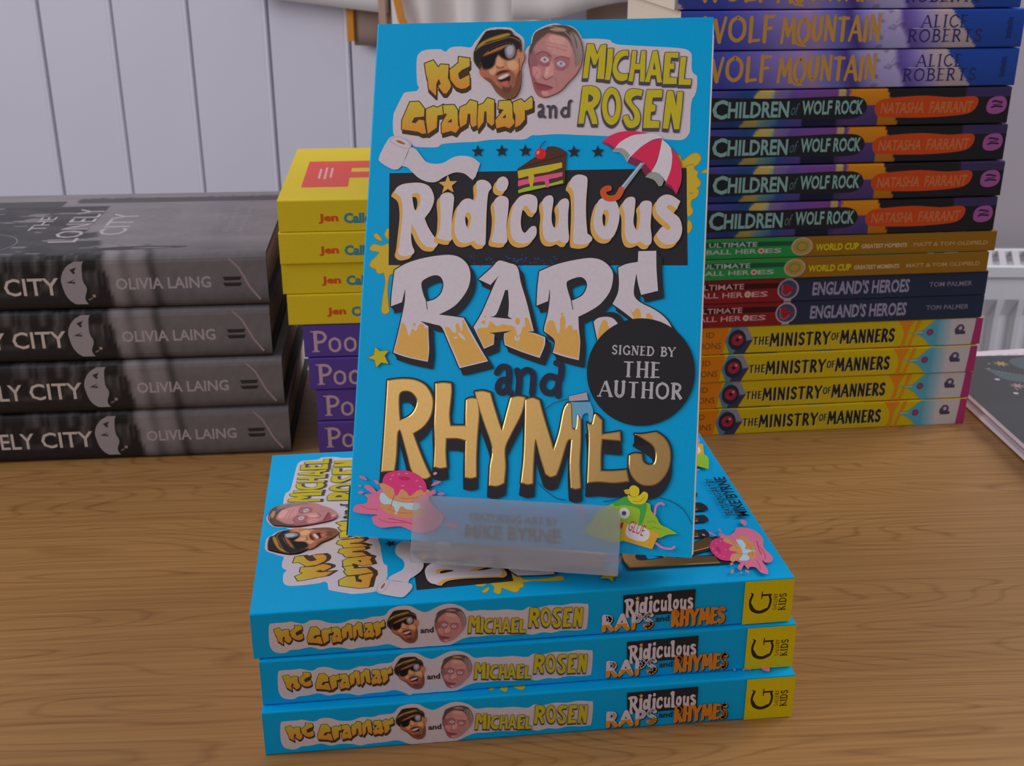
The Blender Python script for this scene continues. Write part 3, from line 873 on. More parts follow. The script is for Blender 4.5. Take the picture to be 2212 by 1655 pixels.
  ('F','186,42,74',None, '8961,15103! 9293,15352 9710,15501 10229,15516 10749,15432! 10266,15383 9885,15218 9601,15003 9477,14870! 9176,15036'),
  ('F','108,48,80',None, '8977,15093! 9207,15079 9492,14903! 9431,14803! 9212,14970'),
  ('F','182,174,178',None, '9493,14880! 9694,15119 10106,15351 10524,15416 10749,15432! 11040,15382 11238,15266! 10856,15184 10447,14919 10106,14572! 9802,14860'),
  ('F','108,40,62',None, '9970,14350! 10141,14529 10434,14457 10635,14275 10856,13996! 10687,13814! 10480,14126 10250,14225'),
  ('F','182,40,70',None, '10091,14549! 10447,14919 10856,15167 11207,15233! 11145,14787 11019,14326 10872,13989! 10635,14292 10403,14440 10173,14522'),
  ('F','128,132,126',None, '10655,13798! 10872,13989 11163,13931 11350,13670! 11278,13472! 11166,13455! 10981,13684'),
  ('F','182,174,178',None, '11214,15210! 11540,14903 11614,14492 11574,14065 11432,13604! 11163,13931 10872,13996! 11050,14359 11159,14820'),
  ('F','184,40,72',None, '11540,14919! 11842,14525 11971,14099 11974,13608 11817,13149! 11699,13311 11402,13555! 11574,14065 11621,14492'),
  ('F','108,34,70',None, '11373,13499! 11434,13565! 11629,13474 11782,13214! 11568,13409'),
  ('F','120,138,148',None, '10456,14331! 10617,14331! 9917,13315! 9761,13413!'),
  ('S','165,178,186',[0.35], '10489,14308 9795,13370'),
  ('S','176,78,42',[2.27], '9803,13331 9668,13066 9429,12981 9215,13045 9125,13227 9218,13343 9331,13367'),
 ],
 'ridiculous': [
  ('X','gold',[-1.05, -1.49, 0.1], '1089,13163! 1178,13344 1404,13476 1734,13527 2131,13530 2470,13385 2653,13061 2667,12802 2554,12476 2340,12181! 2489,11859 2705,11538 2916,11283 2861,11088 2666,11053 2433,11114 2188,11369 2002,11723 1840,11964! 1854,11428 1922,11105 2015,10912 1972,10798 1828,10731 1565,10694 1374,10837 1409,11097 1441,11682 1470,12334 1409,12823 1297,13018|1791,13103! 2054,13138 2151,12895 2085,12601 1960,12470 1862,12729'),
  ('F','wht2',None, '1089,13163! 1178,13344 1404,13476 1734,13527 2131,13530 2470,13385 2653,13061 2667,12802 2554,12476 2340,12181! 2489,11859 2705,11538 2916,11283 2861,11088 2666,11053 2433,11114 2188,11369 2002,11723 1840,11964! 1854,11428 1922,11105 2015,10912 1972,10798 1828,10731 1565,10694 1374,10837 1409,11097 1441,11682 1470,12334 1409,12823 1297,13018|1791,13103! 2054,13138 2151,12895 2085,12601 1960,12470 1862,12729'),
  ('X','gold',[-1.05, -1.49, 0.1], '2906,12933 3027,13129 3271,13163 3442,13035 3445,12679 3414,12032 3464,11420 3339,11322 3075,11366 2892,11412 2887,11508 2969,11801 2971,12351'),
  ('F','wht2',None, '2906,12933 3027,13129 3271,13163 3442,13035 3445,12679 3414,12032 3464,11420 3339,11322 3075,11366 2892,11412 2887,11508 2969,11801 2971,12351'),
  ('*','gold',[3.85], '3189,13471'),
  ('X','gold',[-1.05, -1.49, 0.1], '4295,13526 4387,13640 4580,13657 4780,13561 4887,13369 4769,13142 4744,12370 4767,11312 4709,11199 4516,11180 4314,11337! 4027,11236 3764,11296 3587,11551 3537,11873 3552,12196 3628,12616 3809,12876 4034,12943 4266,12848! 4332,13139|3936,12329 4062,12411 4169,12235 4123,11880 4062,11799 3953,12007'),
  ('F','wht2',None, '4295,13526 4387,13640 4580,13657 4780,13561 4887,13369 4769,13142 4744,12370 4767,11312 4709,11199 4516,11180 4314,11337! 4027,11236 3764,11296 3587,11551 3537,11873 3552,12196 3628,12616 3809,12876 4034,12943 4266,12848! 4332,13139|3936,12329 4062,12411 4169,12235 4123,11880 4062,11799 3953,12007'),
  ('X','gold',[-1.05, -1.49, 0.1], '5059,13466 5128,13692 5316,13790 5482,13694 5524,13501 5439,13276 5281,13227 5116,13306'),
  ('F','wht2',None, '5059,13466 5128,13692 5316,13790 5482,13694 5524,13501 5439,13276 5281,13227 5116,13306'),
  ('X','gold',[-1.05, -1.49, 0.1], '5013,12791 5163,13017 5354,13051 5553,12924 5573,12539 5541,11899 5599,11389 5509,11260 5253,11255 5007,11348 5068,11732 5088,12278'),
  ('F','wht2',None, '5013,12791 5163,13017 5354,13051 5553,12924 5573,12539 5541,11899 5599,11389 5509,11260 5253,11255 5007,11348 5068,11732 5088,12278'),
  ('X','gold',[-1.05, -1.49, 0.1], '6678,12774 6602,13029 6311,13122 5997,13024 5802,12766 5709,12381 5682,11965 5751,11550 5921,11330 6180,11254 6494,11339 6674,11564 6694,11787 6625,11913 6468,11879 6256,11653 6121,11811 6073,12129 6118,12513 6205,12690 6336,12611 6471,12453 6631,12439'),
  ('F','wht2',None, '6678,12774 6602,13029 6311,13122 5997,13024 5802,12766 5709,12381 5682,11965 5751,11550 5921,11330 6180,11254 6494,11339 6674,11564 6694,11787 6625,11913 6468,11879 6256,11653 6121,11811 6073,12129 6118,12513 6205,12690 6336,12611 6471,12453 6631,12439'),
  ('X','gold',[-1.05, -1.49, 0.1], '6857,12809 6979,13027 7176,13079 7273,12913 7229,12313 7296,11948 7416,11849 7491,12016 7505,12416 7442,12714 7564,12915 7760,12967 7866,12818 7851,12419 7874,11922 7927,11492 7869,11326 7739,11307 7569,11404! 7342,11317 7109,11363 6966,11577 6914,11976 6926,12409'),
  ('F','wht2',None, '6857,12809 6979,13027 7176,13079 7273,12913 7229,12313 7296,11948 7416,11849 7491,12016 7505,12416 7442,12714 7564,12915 7760,12967 7866,12818 7851,12419 7874,11922 7927,11492 7869,11326 7739,11307 7569,11404! 7342,11317 7109,11363 6966,11577 6914,11976 6926,12409'),
  ('X','gold',[-1.05, -1.49, 0.1], '7836,13450 7923,13718 8082,13852 8278,13869 8479,13787 8521,13588 8502,12924 8531,12261 8607,11667! 8794,11505 8720,11339 8495,11253 8233,11265 8097,11362 8088,11925 8080,12588 8020,13185 7905,13384'),
  ('F','wht2',None, '7836,13450 7923,13718 8082,13852 8278,13869 8479,13787 8521,13588 8502,12924 8531,12261 8607,11667! 8794,11505 8720,11339 8495,11253 8233,11265 8097,11362 8088,11925 8080,12588 8020,13185 7905,13384'),
  ('X','gold',[-1.05, -1.49, 0.1], '9039,12961 9329,13030 9595,12900 9737,12605 9767,12276 9703,11880 9556,11549 9333,11454 9103,11526 8896,11770 8823,12099 8841,12430 8917,12762|9173,12500 9284,12567 9371,12436 9353,12106 9264,11924 9179,12005 9135,12268'),
  ('F','wht2',None, '9039,12961 9329,13030 9595,12900 9737,12605 9767,12276 9703,11880 9556,11549 9333,11454 9103,11526 8896,11770 8823,12099 8841,12430 8917,12762|9173,12500 9284,12567 9371,12436 9353,12106 9264,11924 9179,12005 9135,12268'),
  ('X','gold',[-1.05, -1.49, 0.1], '9861,12738 9980,12969 10170,13053 10319,12972 10318,12611 10290,12118 10382,11856 10455,11808 10520,12022 10534,12449 10491,12711 10597,12876 10788,12911 10936,12814 10935,12453 10923,11962 10988,11538 10950,11309 10759,11273 10577,11408! 10340,11315 10128,11378 10002,11687 9979,12081 9956,12409'),
  ('F','wht2',None, '9861,12738 9980,12969 10170,13053 10319,12972 10318,12611 10290,12118 10382,11856 10455,11808 10520,12022 10534,12449 10491,12711 10597,12876 10788,12911 10936,12814 10935,12453 10923,11962 10988,11538 10950,11309 10759,11273 10577,11408! 10340,11315 10128,11378 10002,11687 9979,12081 9956,12409'),
  ('X','gold',[-1.05, -1.49, 0.1], '11969,12905! 11643,13114 11387,13129 11170,12980 11083,12749 11126,12488 11326,12261 11557,12068 11658,11939 11598,11847 11501,11872 11371,11951 11233,11803 11177,11606 11395,11349 11651,11304 11902,11389 12050,11651 12070,11944 11962,12269 11732,12462 11502,12655 11530,12754 11657,12755 11854,12610!'),
  ('F','wht2',None, '11969,12905! 11643,13114 11387,13129 11170,12980 11083,12749 11126,12488 11326,12261 11557,12068 11658,11939 11598,11847 11501,11872 11371,11951 11233,11803 11177,11606 11395,11349 11651,11304 11902,11389 12050,11651 12070,11944 11962,12269 11732,12462 11502,12655 11530,12754 11657,12755 11854,12610!'),
 ],
 'raps': [
  ('X','black',[1.75, -2.27, 0.42], '10523,11035! 11177,11060! 11215,10370 11304,9588! 10691,9420! 10555,9878 10490,10218! 10421,9601 10477,9330 10703,9131 11181,8905 11558,8644 11821,8313 11918,7945 11901,7539! 11304,7519! 10709,8178! 10600,8379 10183,8708 9661,9063! 9831,9450 9864,9862 9806,10410! 10105,10553 10523,10637!'),
  ('X','black',[1.4, 1.4, 0.42], '8995,8384! 9142,8525 9445,8585 9718,8524 9931,8291 10075,8091! 9749,7808 9220,7519! 9099,7959'),
  ('F','wht2',None, '10523,11035! 11177,11060! 11215,10370 11304,9588! 10691,9420! 10555,9878 10490,10218! 10421,9601 10477,9330 10703,9131 11181,8905 11558,8644 11821,8313 11918,7945 11901,7539! 11304,7519! 10709,8178! 10600,8379 10183,8708 9661,9063! 9831,9450 9864,9862 9806,10410! 10105,10553 10523,10637!'),
  ('F','wht2',None, '8995,8384! 9142,8525 9445,8585 9718,8524 9931,8291 10075,8091! 9749,7808 9220,7519! 9099,7959'),
  ('F','gold',None, '10310,8882 10416,8782 10544,8922 10681,8858 10766,8418 10840,8250 10935,8389 10921,8728 11055,8732 11196,8532 11270,8365 11342,8231 11399,8470 11500,8439 11607,8273 11747,8074 11791,7805 11628,7733 10949,8050 10638,8278'),
  ('F','gold',None, '9168,7927 9255,8271 9348,8462 9486,8415 9563,8212 9666,8181 9799,8219 9974,8088 9748,7842 9219,7553'),
  ('X','black',[1.75, -2.27, 0.42], '6880,10213! 7440,10467 8122,10654 8804,10753 9252,10640 9572,10337 9638,9995 9540,9512 9220,9058 8824,8773 8424,8556! 8462,8111 8536,7599 8515,6948! 8014,7050 7527,7188! 7596,7534 7518,7738 7179,7969! 7171,8141 7282,8697 7325,9251 7309,9597! 7263,9111! 6838,8927! 6839,9621|7923,9750 8052,9925 8425,10037 8637,9904 8682,9664 8525,9350 8123,9133!'),
  ('F','wht2',None, '6880,10213! 7440,10467 8122,10654 8804,10753 9252,10640 9572,10337 9638,9995 9540,9512 9220,9058 8824,8773 8424,8556! 8462,8111 8536,7599 8515,6948! 8014,7050 7527,7188! 7596,7534 7518,7738 7179,7969! 7171,8141 7282,8697 7325,9251 7309,9597! 7263,9111! 6838,8927! 6839,9621|7923,9750 8052,9925 8425,10037 8637,9904 8682,9664 8525,9350 8123,9133!'),
  ('S','70,66,70',[0.35], '8129,9168 8206,8825'),
  ('F','gold',None, '7230,7987 7299,8352 7470,8391 7542,8324 7622,8085 7699,7916 7759,8090 7743,8433 7840,8574 7949,8439 7965,8096 8096,8237 8200,8206 8241,8070 8378,8074 8444,7973 8516,7598 8488,6999! 7559,7230! 7607,7534 7535,7738'),
  ('C','gold',[0.52], '7813,8635'),
  ('X','black',[1.75, -2.27, 0.42], '4579,9867! 5052,10315 5251,10547 5390,10595 5676,10520 6034,10370 6203,9780 6447,9091 6655,8403 6780,7974! 6538,7949! 6853,7890 7223,7764! 7220,7453 7053,6983! 6367,7184 5710,7421! 5661,7680 5670,7854! 5944,7966! 5108,7854! 5304,7807! 5289,7425! 4928,7257! 4694,7684 4479,8061! 4754,8558 5035,9264 5253,9829 5366,10041! 5050,9667!|5622,9488! 5728,9491! 5791,8935 5778,8499! 5958,8400! 5077,8462! 5318,8556 5503,9066'),
  ('F','wht2',None, '4579,9867! 5052,10315 5251,10547 5390,10595 5676,10520 6034,10370 6203,9780 6447,9091 6655,8403 6780,7974! 6538,7949! 6853,7890 7223,7764! 7220,7453 7053,6983! 6367,7184 5710,7421! 5661,7680 5670,7854! 5944,7966! 5108,7854! 5304,7807! 5289,7425! 4928,7257! 4694,7684 4479,8061! 4754,8558 5035,9264 5253,9829 5366,10041! 5050,9667!|5622,9488! 5728,9491! 5791,8935 5778,8499! 5958,8400! 5077,8462! 5318,8556 5503,9066'),
  ('F','black',None, '5622,9488! 5728,9491! 5791,8935 5778,8499! 5958,8400! 5077,8462! 5318,8556 5503,9066'),
  ('F','gold',None, '4616,7961 4781,8035 5026,8077 5086,8288 5193,8256 5376,8123 5583,8198 5794,8170 5971,8140 6119,7971 6162,7799 6298,7873 6356,8117 6458,8155 6410,8430 6478,8467 6568,8400 6730,8007! 6521,7949! 6785,7871 7172,7745! 7169,7452 7026,7041! 6365,7225 5732,7464! 5686,7681 5698,7847! 5944,7966! 5108,7854! 5288,7786! 5262,7459! 4943,7299! 4729,7685'),
  ('C','gold',[0.79], '4859,8247'),
  ('C','gold',[0.42], '4907,8464'),
  ('F','gold',None, '6063,8386 6147,8458 6237,8391 6227,8252 6142,8197 6068,8282'),
  ('C','wht2',[1.05], '6167,7696'),
  ('C','gold',[0.52], '6175,7748'),
  ('X','black',[1.75, -2.27, 0.42], '1288,10151! 1746,10427 2459,10654 3281,10775 3751,10713 4085,10472 4246,10123 4235,9666 4044,9240 3675,8809 3120,8495! 3587,8455 4089,8399! 4400,7884 4747,7337 5110,6794! 4031,6495! 3772,7026 3492,7576 3253,8025 2961,8121 2415,8229! 2732,8044! 2775,7589 2819,7134 2789,6694! 2172,6795 1769,6887 1418,6998! 1545,7620 1681,8402 1757,8971 1747,9467! 1651,8933! 1224,8762! 1228,9313|2370,9659 2505,9839 2857,9988 3112,9923 3236,9643 3147,9288 2908,9071 2607,8975! 2464,9272'),
  ('F','wht2',None, '1288,10151! 1746,10427 2459,10654 3281,10775 3751,10713 4085,10472 4246,10123 4235,9666 4044,9240 3675,8809 3120,8495! 3587,8455 4089,8399! 4400,7884 4747,7337 5110,6794! 4031,6495! 3772,7026 3492,7576 3253,8025 2961,8121 2415,8229! 2732,8044! 2775,7589 2819,7134 2789,6694! 2172,6795 1769,6887 1418,6998! 1545,7620 1681,8402 1757,8971 1747,9467! 1651,8933! 1224,8762! 1228,9313|2370,9659 2505,9839 2857,9988 3112,9923 3236,9643 3147,9288 2908,9071 2607,8975! 2464,9272'),
  ('S','70,66,70',[0.35], '2595,9010 2659,8694'),
  ('F','gold',None, '1671,8084 1770,8122 1891,7913 1977,7669 2048,7707 2108,7920 2256,7854 2322,7962 2386,8105 2530,8109 2610,7970 2720,7938 2739,7587 2786,7132 2758,6746! 2170,6838 1471,7018! 1555,7444'),
  ('F','gold',None, '3380,7993 3539,8016 3691,7862 3835,7832 3784,8110 3887,8184 4046,7873 4057,8329 4134,8226 4408,7745 4753,7233 5056,6827! 4063,6555! 3803,7097 3563,7578'),
  ('C','gold',[0.56], '2188,8092'),
  ('F','wht2',None, '3906,7834 4014,7802 4203,7599 4152,7555 3985,7679'),
  ('F','wht2',None, '3737,7654 3861,7675 3882,7623 3776,7603'),
 ],
 'and2': [
  ('S','dkblue',[2.36], '5465,6374 5629,6598 5875,6562 5932,6271 5916,5753 6033,5648'),
  ('S','dkblue',[2.36], '5897,6131 5620,6086 5529,5807 5678,5640 5914,5787'),
  ('S','dkblue',[2.36], '6228,6489 6321,6148 6310,5666'),
  ('S','dkblue',[2.36], '6290,6284 6574,6519 6822,6390 6848,5996 6831,5653'),
  ('S','dkblue',[2.36], '7682,6816 7857,6747 7881,6378 7787,6032 7807,5606'),
  ('S','dkblue',[2.36], '7778,6237 7430,6320 7209,6044 7320,5740 7596,5717 7792,5930'),
 ],
 'rhymes': [
  ('X','black',[0.0, -3.5, 0.52], '1260,5946! 1798,6028 2339,6008 2763,5823 3030,5472 3112,5114 3036,4630 2771,4218 2415,3961! 2604,3530 2884,2945 3181,2404! 2963,2273 2590,2332 2369,2599 2170,3188 1922,3898 1850,4055! 1797,3892 1803,3090 1754,2507! 1216,2458! 1240,3463 1252,4672|1810,5463 2160,5517 2422,5286 2438,5005 2250,4676 1868,4458! 1797,4978'),
  ('X','black',[0.0, -3.85, 0.52], '3130,5898! 3456,5951 3765,5923! 3804,5584 3766,4783 3830,4347! 4379,4372! 4355,4808 4348,5326! 4547,5414 4812,5385! 4901,4832 4882,4038 4884,3246 4925,2459! 4707,2388 4463,2414! 4430,3025 4410,3777! 4102,3842 3696,3822! 3701,3345 3774,2753! 3512,2700 3244,2745! 3240,3561 3175,4357 3171,5157'),
  ('X','black',[0.0, -3.85, 0.52], '4656,5638! 4978,5691 5285,5624! 5451,5134 5777,4258! 5906,4877 6036,5476! 6313,5547 6614,5520! 6505,4903 6145,4098 5952,3576 6006,2910 5977,2281! 5684,2147 5383,2169! 5386,2878 5432,3550 5083,4444 4826,5107'),
  ('X','black',[0.0, -4.2, 0.52], '6590,5423! 6864,5513 7146,5426! 7333,4844 7652,3957 7745,3649! 7912,4282 8033,5071 8177,5352! 8336,5319 8395,4891 8521,4701 8714,4749! 8752,3932 8748,3155 8827,2267! 8636,2198 8438,2245! 8358,3134 8377,3992! 8244,3908 8046,3118 7909,2682! 7677,2592 7475,2698! 7249,3311 7060,3928! 7043,3066 7059,2324! 6824,2272 6583,2337! 6638,3241 6629,4222'),
  ('X','black',[0.0, -4.54, 0.52], '8932,4681! 9110,4631 9210,5005 9492,4784! 9514,4280! 10166,4408! 10201,4042! 9524,4067! 9506,3581 9534,2944! 9997,2969 10456,3032! 10570,2595! 10017,2507 9437,2514 9033,2453! 9031,3363 9015,4140'),
  ('X','black',[0.0, -4.2, 0.52], '10669,4335! 10975,4349 11468,4449! 11781,4234 11986,3860 12007,3325 11836,2856 11508,2532 11053,2488 10699,2718 10530,3093 10510,3555! 10737,3643 10987,3618! 11055,3352 11250,3247 11437,3333 11461,3680 11336,3943 11061,4122'),
 ],
 'foil': [
  ('E','foil',None, '1260,5946! 1798,6028 2339,6008 2763,5823 3030,5472 3112,5114 3036,4630 2771,4218 2415,3961! 2604,3530 2884,2945 3181,2404! 2963,2273 2590,2332 2369,2599 2170,3188 1922,3898 1850,4055! 1797,3892 1803,3090 1754,2507! 1216,2458! 1240,3463 1252,4672|1810,5463 2160,5517 2422,5286 2438,5005 2250,4676 1868,4458! 1797,4978'),
  ('E','foil',None, '3130,5898! 3456,5951 3765,5923! 3804,5584 3766,4783 3830,4347! 4379,4372! 4355,4808 4348,5326! 4547,5414 4812,5385! 4901,4832 4882,4038 4884,3246 4925,2459! 4707,2388 4463,2414! 4430,3025 4410,3777! 4102,3842 3696,3822! 3701,3345 3774,2753! 3512,2700 3244,2745! 3240,3561 3175,4357 3171,5157'),
  ('E','foil',None, '4656,5638! 4978,5691 5285,5624! 5451,5134 5777,4258! 5906,4877 6036,5476! 6313,5547 6614,5520! 6505,4903 6145,4098 5952,3576 6006,2910 5977,2281! 5684,2147 5383,2169! 5386,2878 5432,3550 5083,4444 4826,5107'),
  ('E','foil',None, '6590,5423! 6864,5513 7146,5426! 7333,4844 7652,3957 7745,3649! 7912,4282 8033,5071 8177,5352! 8336,5319 8413,4501 8532,4468 8567,4977 8714,4749! 8752,3932 8748,3155 8827,2267! 8636,2198 8438,2245! 8358,3134 8377,3992! 8244,3908 8046,3118 7909,2682! 7677,2592 7475,2698! 7249,3311 7060,3928! 7043,3066 7059,2324! 6824,2272 6583,2337! 6638,3241 6629,4222'),
  ('E','foil',None, '8932,4681! 9110,4631 9210,5005 9492,4784! 9514,4280! 10166,4408! 10201,4042! 9524,4067! 9506,3581 9534,2944! 9997,2969 10456,3032! 10570,2595! 10017,2507 9437,2514 9033,2453! 9031,3363 9015,4140'),
  ('E','foil',None, '10669,4335! 10975,4349 11468,4449! 11781,4234 11986,3860 12007,3325 11836,2856 11508,2532 11053,2488 10699,2718 10530,3093 10510,3555! 10737,3643 10987,3618! 11055,3352 11250,3247 11437,3333 11461,3680 11336,3943 11061,4122'),
 ],
 'tube': [
  ('F','92,142,168',None, '8293,5396! 8996,5426! 9127,5119 9106,4728 8998,4704 8957,4994 8821,4988 8746,4907 8713,4788 8633,4824 8548,4976 8530,4507 8454,4456 8378,4578'),
  ('X','black',[0.0, -0.0, 0.17], '8204,5608! 8863,5780! 8935,5493! 8233,5425!'),
  ('F','150,140,150',None, '8204,5608! 8863,5780! 8935,5493! 8233,5425!'),
  ('S','50,50,60',[0.24], '7341,5080 7666,5330 8170,5508'),
  ('S','30,50,70',[0.24], '7213,2411 7421,2188 7868,1883 8263,1809'),
  ('S','30,50,70',[0.24], '9661,1832 10043,1912 10420,2068'),
  ('S','30,50,70',[0.24], '11678,2083 12136,1957 12562,1678 12861,1204'),
 ],
 'star2': [
  ('X','90,80,30',[0.0, -0.0, 0.16], '696,7186! 895,7034! 1232,7063! 1088,6863! 1251,6569! 968,6605! 786,6411! 708,6691! 428,6770! 670,6884!'),
  ('F','ylw',None, '696,7186! 895,7034! 1232,7063! 1088,6863! 1251,6569! 968,6605! 786,6411! 708,6691! 428,6770! 670,6884!'),
 ],
 'donut': [
  ('F','196,98,124',None, '208,1018 332,1185 703,1267 754,1470 622,1583 973,1643 1293,1861 1574,2037 2612,1935 3031,1800 3311,1915 3379,1780 3123,1607 3387,1266 3727,1010 3664,690 3433,439 2952,291 2539,344 2120,476 1709,431 1339,388 1040,528 984,764 1187,856 603,861 264,921'),
  ('F','196,98,124',None, '371,2252 517,2280 692,2149 545,2149'),
  ('F','196,98,124',None, '583,1882 746,1951 961,1843 1118,1651 974,1623 758,1751'),
  ('F','196,98,124',None, '345,1648 467,1715 603,1682 474,1595'),
  ('F','196,98,124',None, '964,2143 1090,2130 1180,2007 1055,2016'),
  ('F','196,98,124',None, '3189,2047 3335,2214 3558,2246 3441,2132'),
  ('F','205,120,150',None, '3237,2506 3315,2578 3406,2543 3321,2459'),
  ('F','196,98,124',None, '3442,1752 3580,1831 3734,1781 3607,1722'),
  ('F','196,98,124',None, '3828,661 4066,754 4354,674 4119,522'),
  ('F','196,98,124',None, '350,1909 411,1940 489,1905 416,1872'),
  ('F','176,122,76',None, '1246,1259 1489,1353 2243,1198 2653,1223 3023,1205 3036,968 2674,847 2266,802 1765,891 1425,1030'),
  ('F','152,178,218',None, '1236,1418 1282,1701 1602,1559 2067,1387 2644,1381 2810,1351 2739,1148 2330,1124 2076,1228 1928,941 1867,917 1834,1134 1659,1283 1411,1269'),
  ('F','180,126,82',None, '1302,2062 1362,1745 1563,1517 1901,1397 2315,1370 2717,1544 2994,1719 3044,1920'),
  ('S','140,86,50',[0.17], '2059,1526 2430,1527 2713,1603'),
  ('S','140,86,50',[0.17], '1545,1117 2008,985 2502,995'),
  ('F','204,52,104',None, '1290,2121 1427,2409 1834,2551 2330,2557 2752,2381 2970,2154 3032,1919 2949,1795 2821,1887 2699,1861 2580,1774 2383,1624 2251,1776 2039,1863 1927,1658 1868,1614 1801,1690 1751,1847 1578,1957 1408,2028'),
  ('F','160,40,84',None, '1891,2274 2135,2347 2387,2281 2186,2190'),
  ('S','170,45,80',[0.28], '1804,1651 1733,1447 1666,1164'),
  ('S','214,170,80',[0.17], '1639,2340 1719,2385'),
  ('S','214,170,80',[0.17], '2170,2469 2274,2455'),
  ('S','214,170,80',[0.17], '2599,2173 2657,2236'),
  ('S','200,200,220',[0.17], '1883,2414 1944,2437'),
  ('S','200,200,220',[0.17], '2731,2021 2815,1986'),
  ('S','214,170,80',[0.17], '1585,2197 1645,2241'),
  ('S','214,170,80',[0.17], '2031,2002 2156,1989'),
  ('S','170,60,90',[0.21], '500,1175 757,1070 1175,1055'),
  ('S','170,60,90',[0.21], '1237,700 1658,606 2357,649'),
  ('S','150,50,80',[0.24], '1608,743 2107,693 2607,585'),
 ],
 'monster': [
  ('F','128,162,44',None, '10048,1797 10421,2049 10804,2033 11115,1898 11346,1835 11393,1609 11592,1392 11754,1135 12061,1002 12369,832! 11995,770 11698,638 11241,684 10487,483 10109,383 9565,501 8938,691! 9305,1137 9484,1456 9859,1709'),
  ('F','62,140,62',None, '10048,1797 10535,2075 11191,1902 11175,1367 11036,1053 10973,1201 10974,1622 10434,1743 10129,1687'),
  ('S','96,132,36',[0.24], '11259,1181 11447,1231 11601,1164'),
  ('S','96,132,36',[0.24], '11344,957 11532,1007 11761,946'),
  ('C','205,205,206',[2.01], '10427,1455'),
  ('C','60,66,90',[0.8], '10427,1455'),
  ('F','216,168,36',None, '10532,2132 10727,2048 10953,2137 11100,2272 11255,2193 11233,1981 11080,1827 10775,1809 10579,1943'),
  ('F','216,168,36',None, '10747,2479 10903,2403 10947,2271 10896,2115 10726,2067 10589,2155 10563,2307 10616,2425'),
  ('F','220,150,30',None, '10380,2285! 10562,2326 10607,2183 10463,2148'),
  ('S','150,100,30',[0.17], '10733,1914 10962,1908 11145,2091'),
  ('F','204,142,46',None, '10422,1129! 11728,829! 11488,225! 10334,493!'),
  ('F','160,36,40',None, '10232,1072! 10429,1130! 10374,897! 10240,888!'),
  ('F','206,190,188',None, '10652,1105 11347,881 11211,492 10557,641'),
  ('S','200,110,150',[0.79], '11531,1483 11558,1752 11704,1887 11839,1845'),
  ('S','200,110,150',[0.79], '11630,443 11862,307 12165,289 12282,365'),
  ('S','200,110,150',[0.7], '8670,1446 8861,1535 8926,1384 8938,1115'),
 ],
}


# ------------------------------------------------------------------ book builder
def book_meshes(kind, L, D, t, colfn, spine=None, top=None, hard=False, nx=2, ny=2, mat=None, rim=None, pages=None, page_name='page_block'):
    """cover wraps back, spine and front (front cover up, spine along y = 0). returns (cover mesh, page mesh)"""
    th = 2.4 if hard else 0.32
    if hard:
        half = [(0.0, t * .5), (0.0, t - 4.2), (0.35, t - 2.4), (1.3, t - 1.0), (2.8, t - 0.25), (4.4, t)]
    else:
        half = [(0.0, t * .5), (0.0, t - 0.7), (0.15, t - 0.25), (0.7, t)]
    ys = [half[-1][0] + (D - half[-1][0]) * i / ny for i in range(1, ny + 1)]
    tophalf = half + [(y, t) for y in ys]
    # refine the spine face for graded prints
    nz = 4 if hard else (18 if nx > 4 else 1)
    z0, z1 = half[0][1], half[1][1]
    ref = [(0.0, z0 + (z1 - z0) * i / nz) for i in range(nz)]
    tophalf = ref + tophalf[1:]
    outer = [(y, t - z) for (y, z) in tophalf[::-1][:-1]] + tophalf
    def inn(p):
        y, z = p
        return (max(y, th) if y < D - .01 else y, min(max(z, th), t - th))
    V, Fc, FM, CC = [], [], [], []
    m = len(outer)
    rimc = rim or C(170, 160, 158)
    for i in range(nx + 1):
        x = L * i / nx
        for p in outer:
            V.append((x, p[0], p[1])); CC.append(colfn(x, p[0], p[1]))
    for i in range(nx):
        for j in range(m - 1):
            a = i * m + j
            Fc.append((a, a + m, a + m + 1, a + 1)); FM.append(0)
    base = len(V)
    for x in (0, L):
        for p in outer:
            V.append((x, p[0], p[1])); CC.append(rimc)
        for p in outer:
            q = inn(p); V.append((x, q[0], q[1])); CC.append(rimc)
    A, Bi, Cc, Di = base, base + m, base + 2 * m, base + 3 * m
    for j in range(m - 1):
        Fc.append((A + j, A + j + 1, Bi + j + 1, Bi + j)); FM.append(0)
        Fc.append((Cc + j + 1, Cc + j, Di + j, Di + j + 1)); FM.append(0)
        Fc.append((Bi + j, Bi + j + 1, Di + j + 1, Di + j)); FM.append(0)
    for e in (0, m - 1):
        q = (A + e, Bi + e, Di + e, Cc + e)
        Fc.append(q if e == 0 else q[::-1]); FM.append(0)
    # ink layers
    k = MM
    V = [(x * k, y * k, z * k) for x, y, z in V]
    for ink, place in ((spine, 's'), (top, 't')):
        if not ink: continue
        n = len(V)
        for (a, b, lv) in ink.v:
            if place == 's': V.append((a * k, -lv * k, b * k))
            else: V.append(((L - b) * k, a * k, (t + lv) * k))
        CC += ink.c
        Fc += [tuple(n + i for i in f) for f in ink.f]; FM += ink.fm
    me = bpy.data.meshes.new(kind + '_cover')
    me.from_pydata(V, [], Fc)
    me.materials.append(mat or M_PRINT); me.materials.append(M_FOIL)
    me.polygons.foreach_set('material_index', FM)
    a = me.color_attributes.new('ink', 'FLOAT_COLOR', 'POINT')
    a.data.foreach_set('color', [c for v in CC for c in v])
    me.update()
    ins = 3.0 if hard else 0.15
    pv, pf = box(ins, L - ins, 1.5 if hard else .6, D - ins, th, t - th)
    pm = bpy.data.meshes.new(kind + '_pages')
    pm.from_pydata([(x * k, y * k, z * k) for x, y, z in pv], [], pf)
    pm.materials.append(pages or M_PAGES); pm.update()
    return me, pm


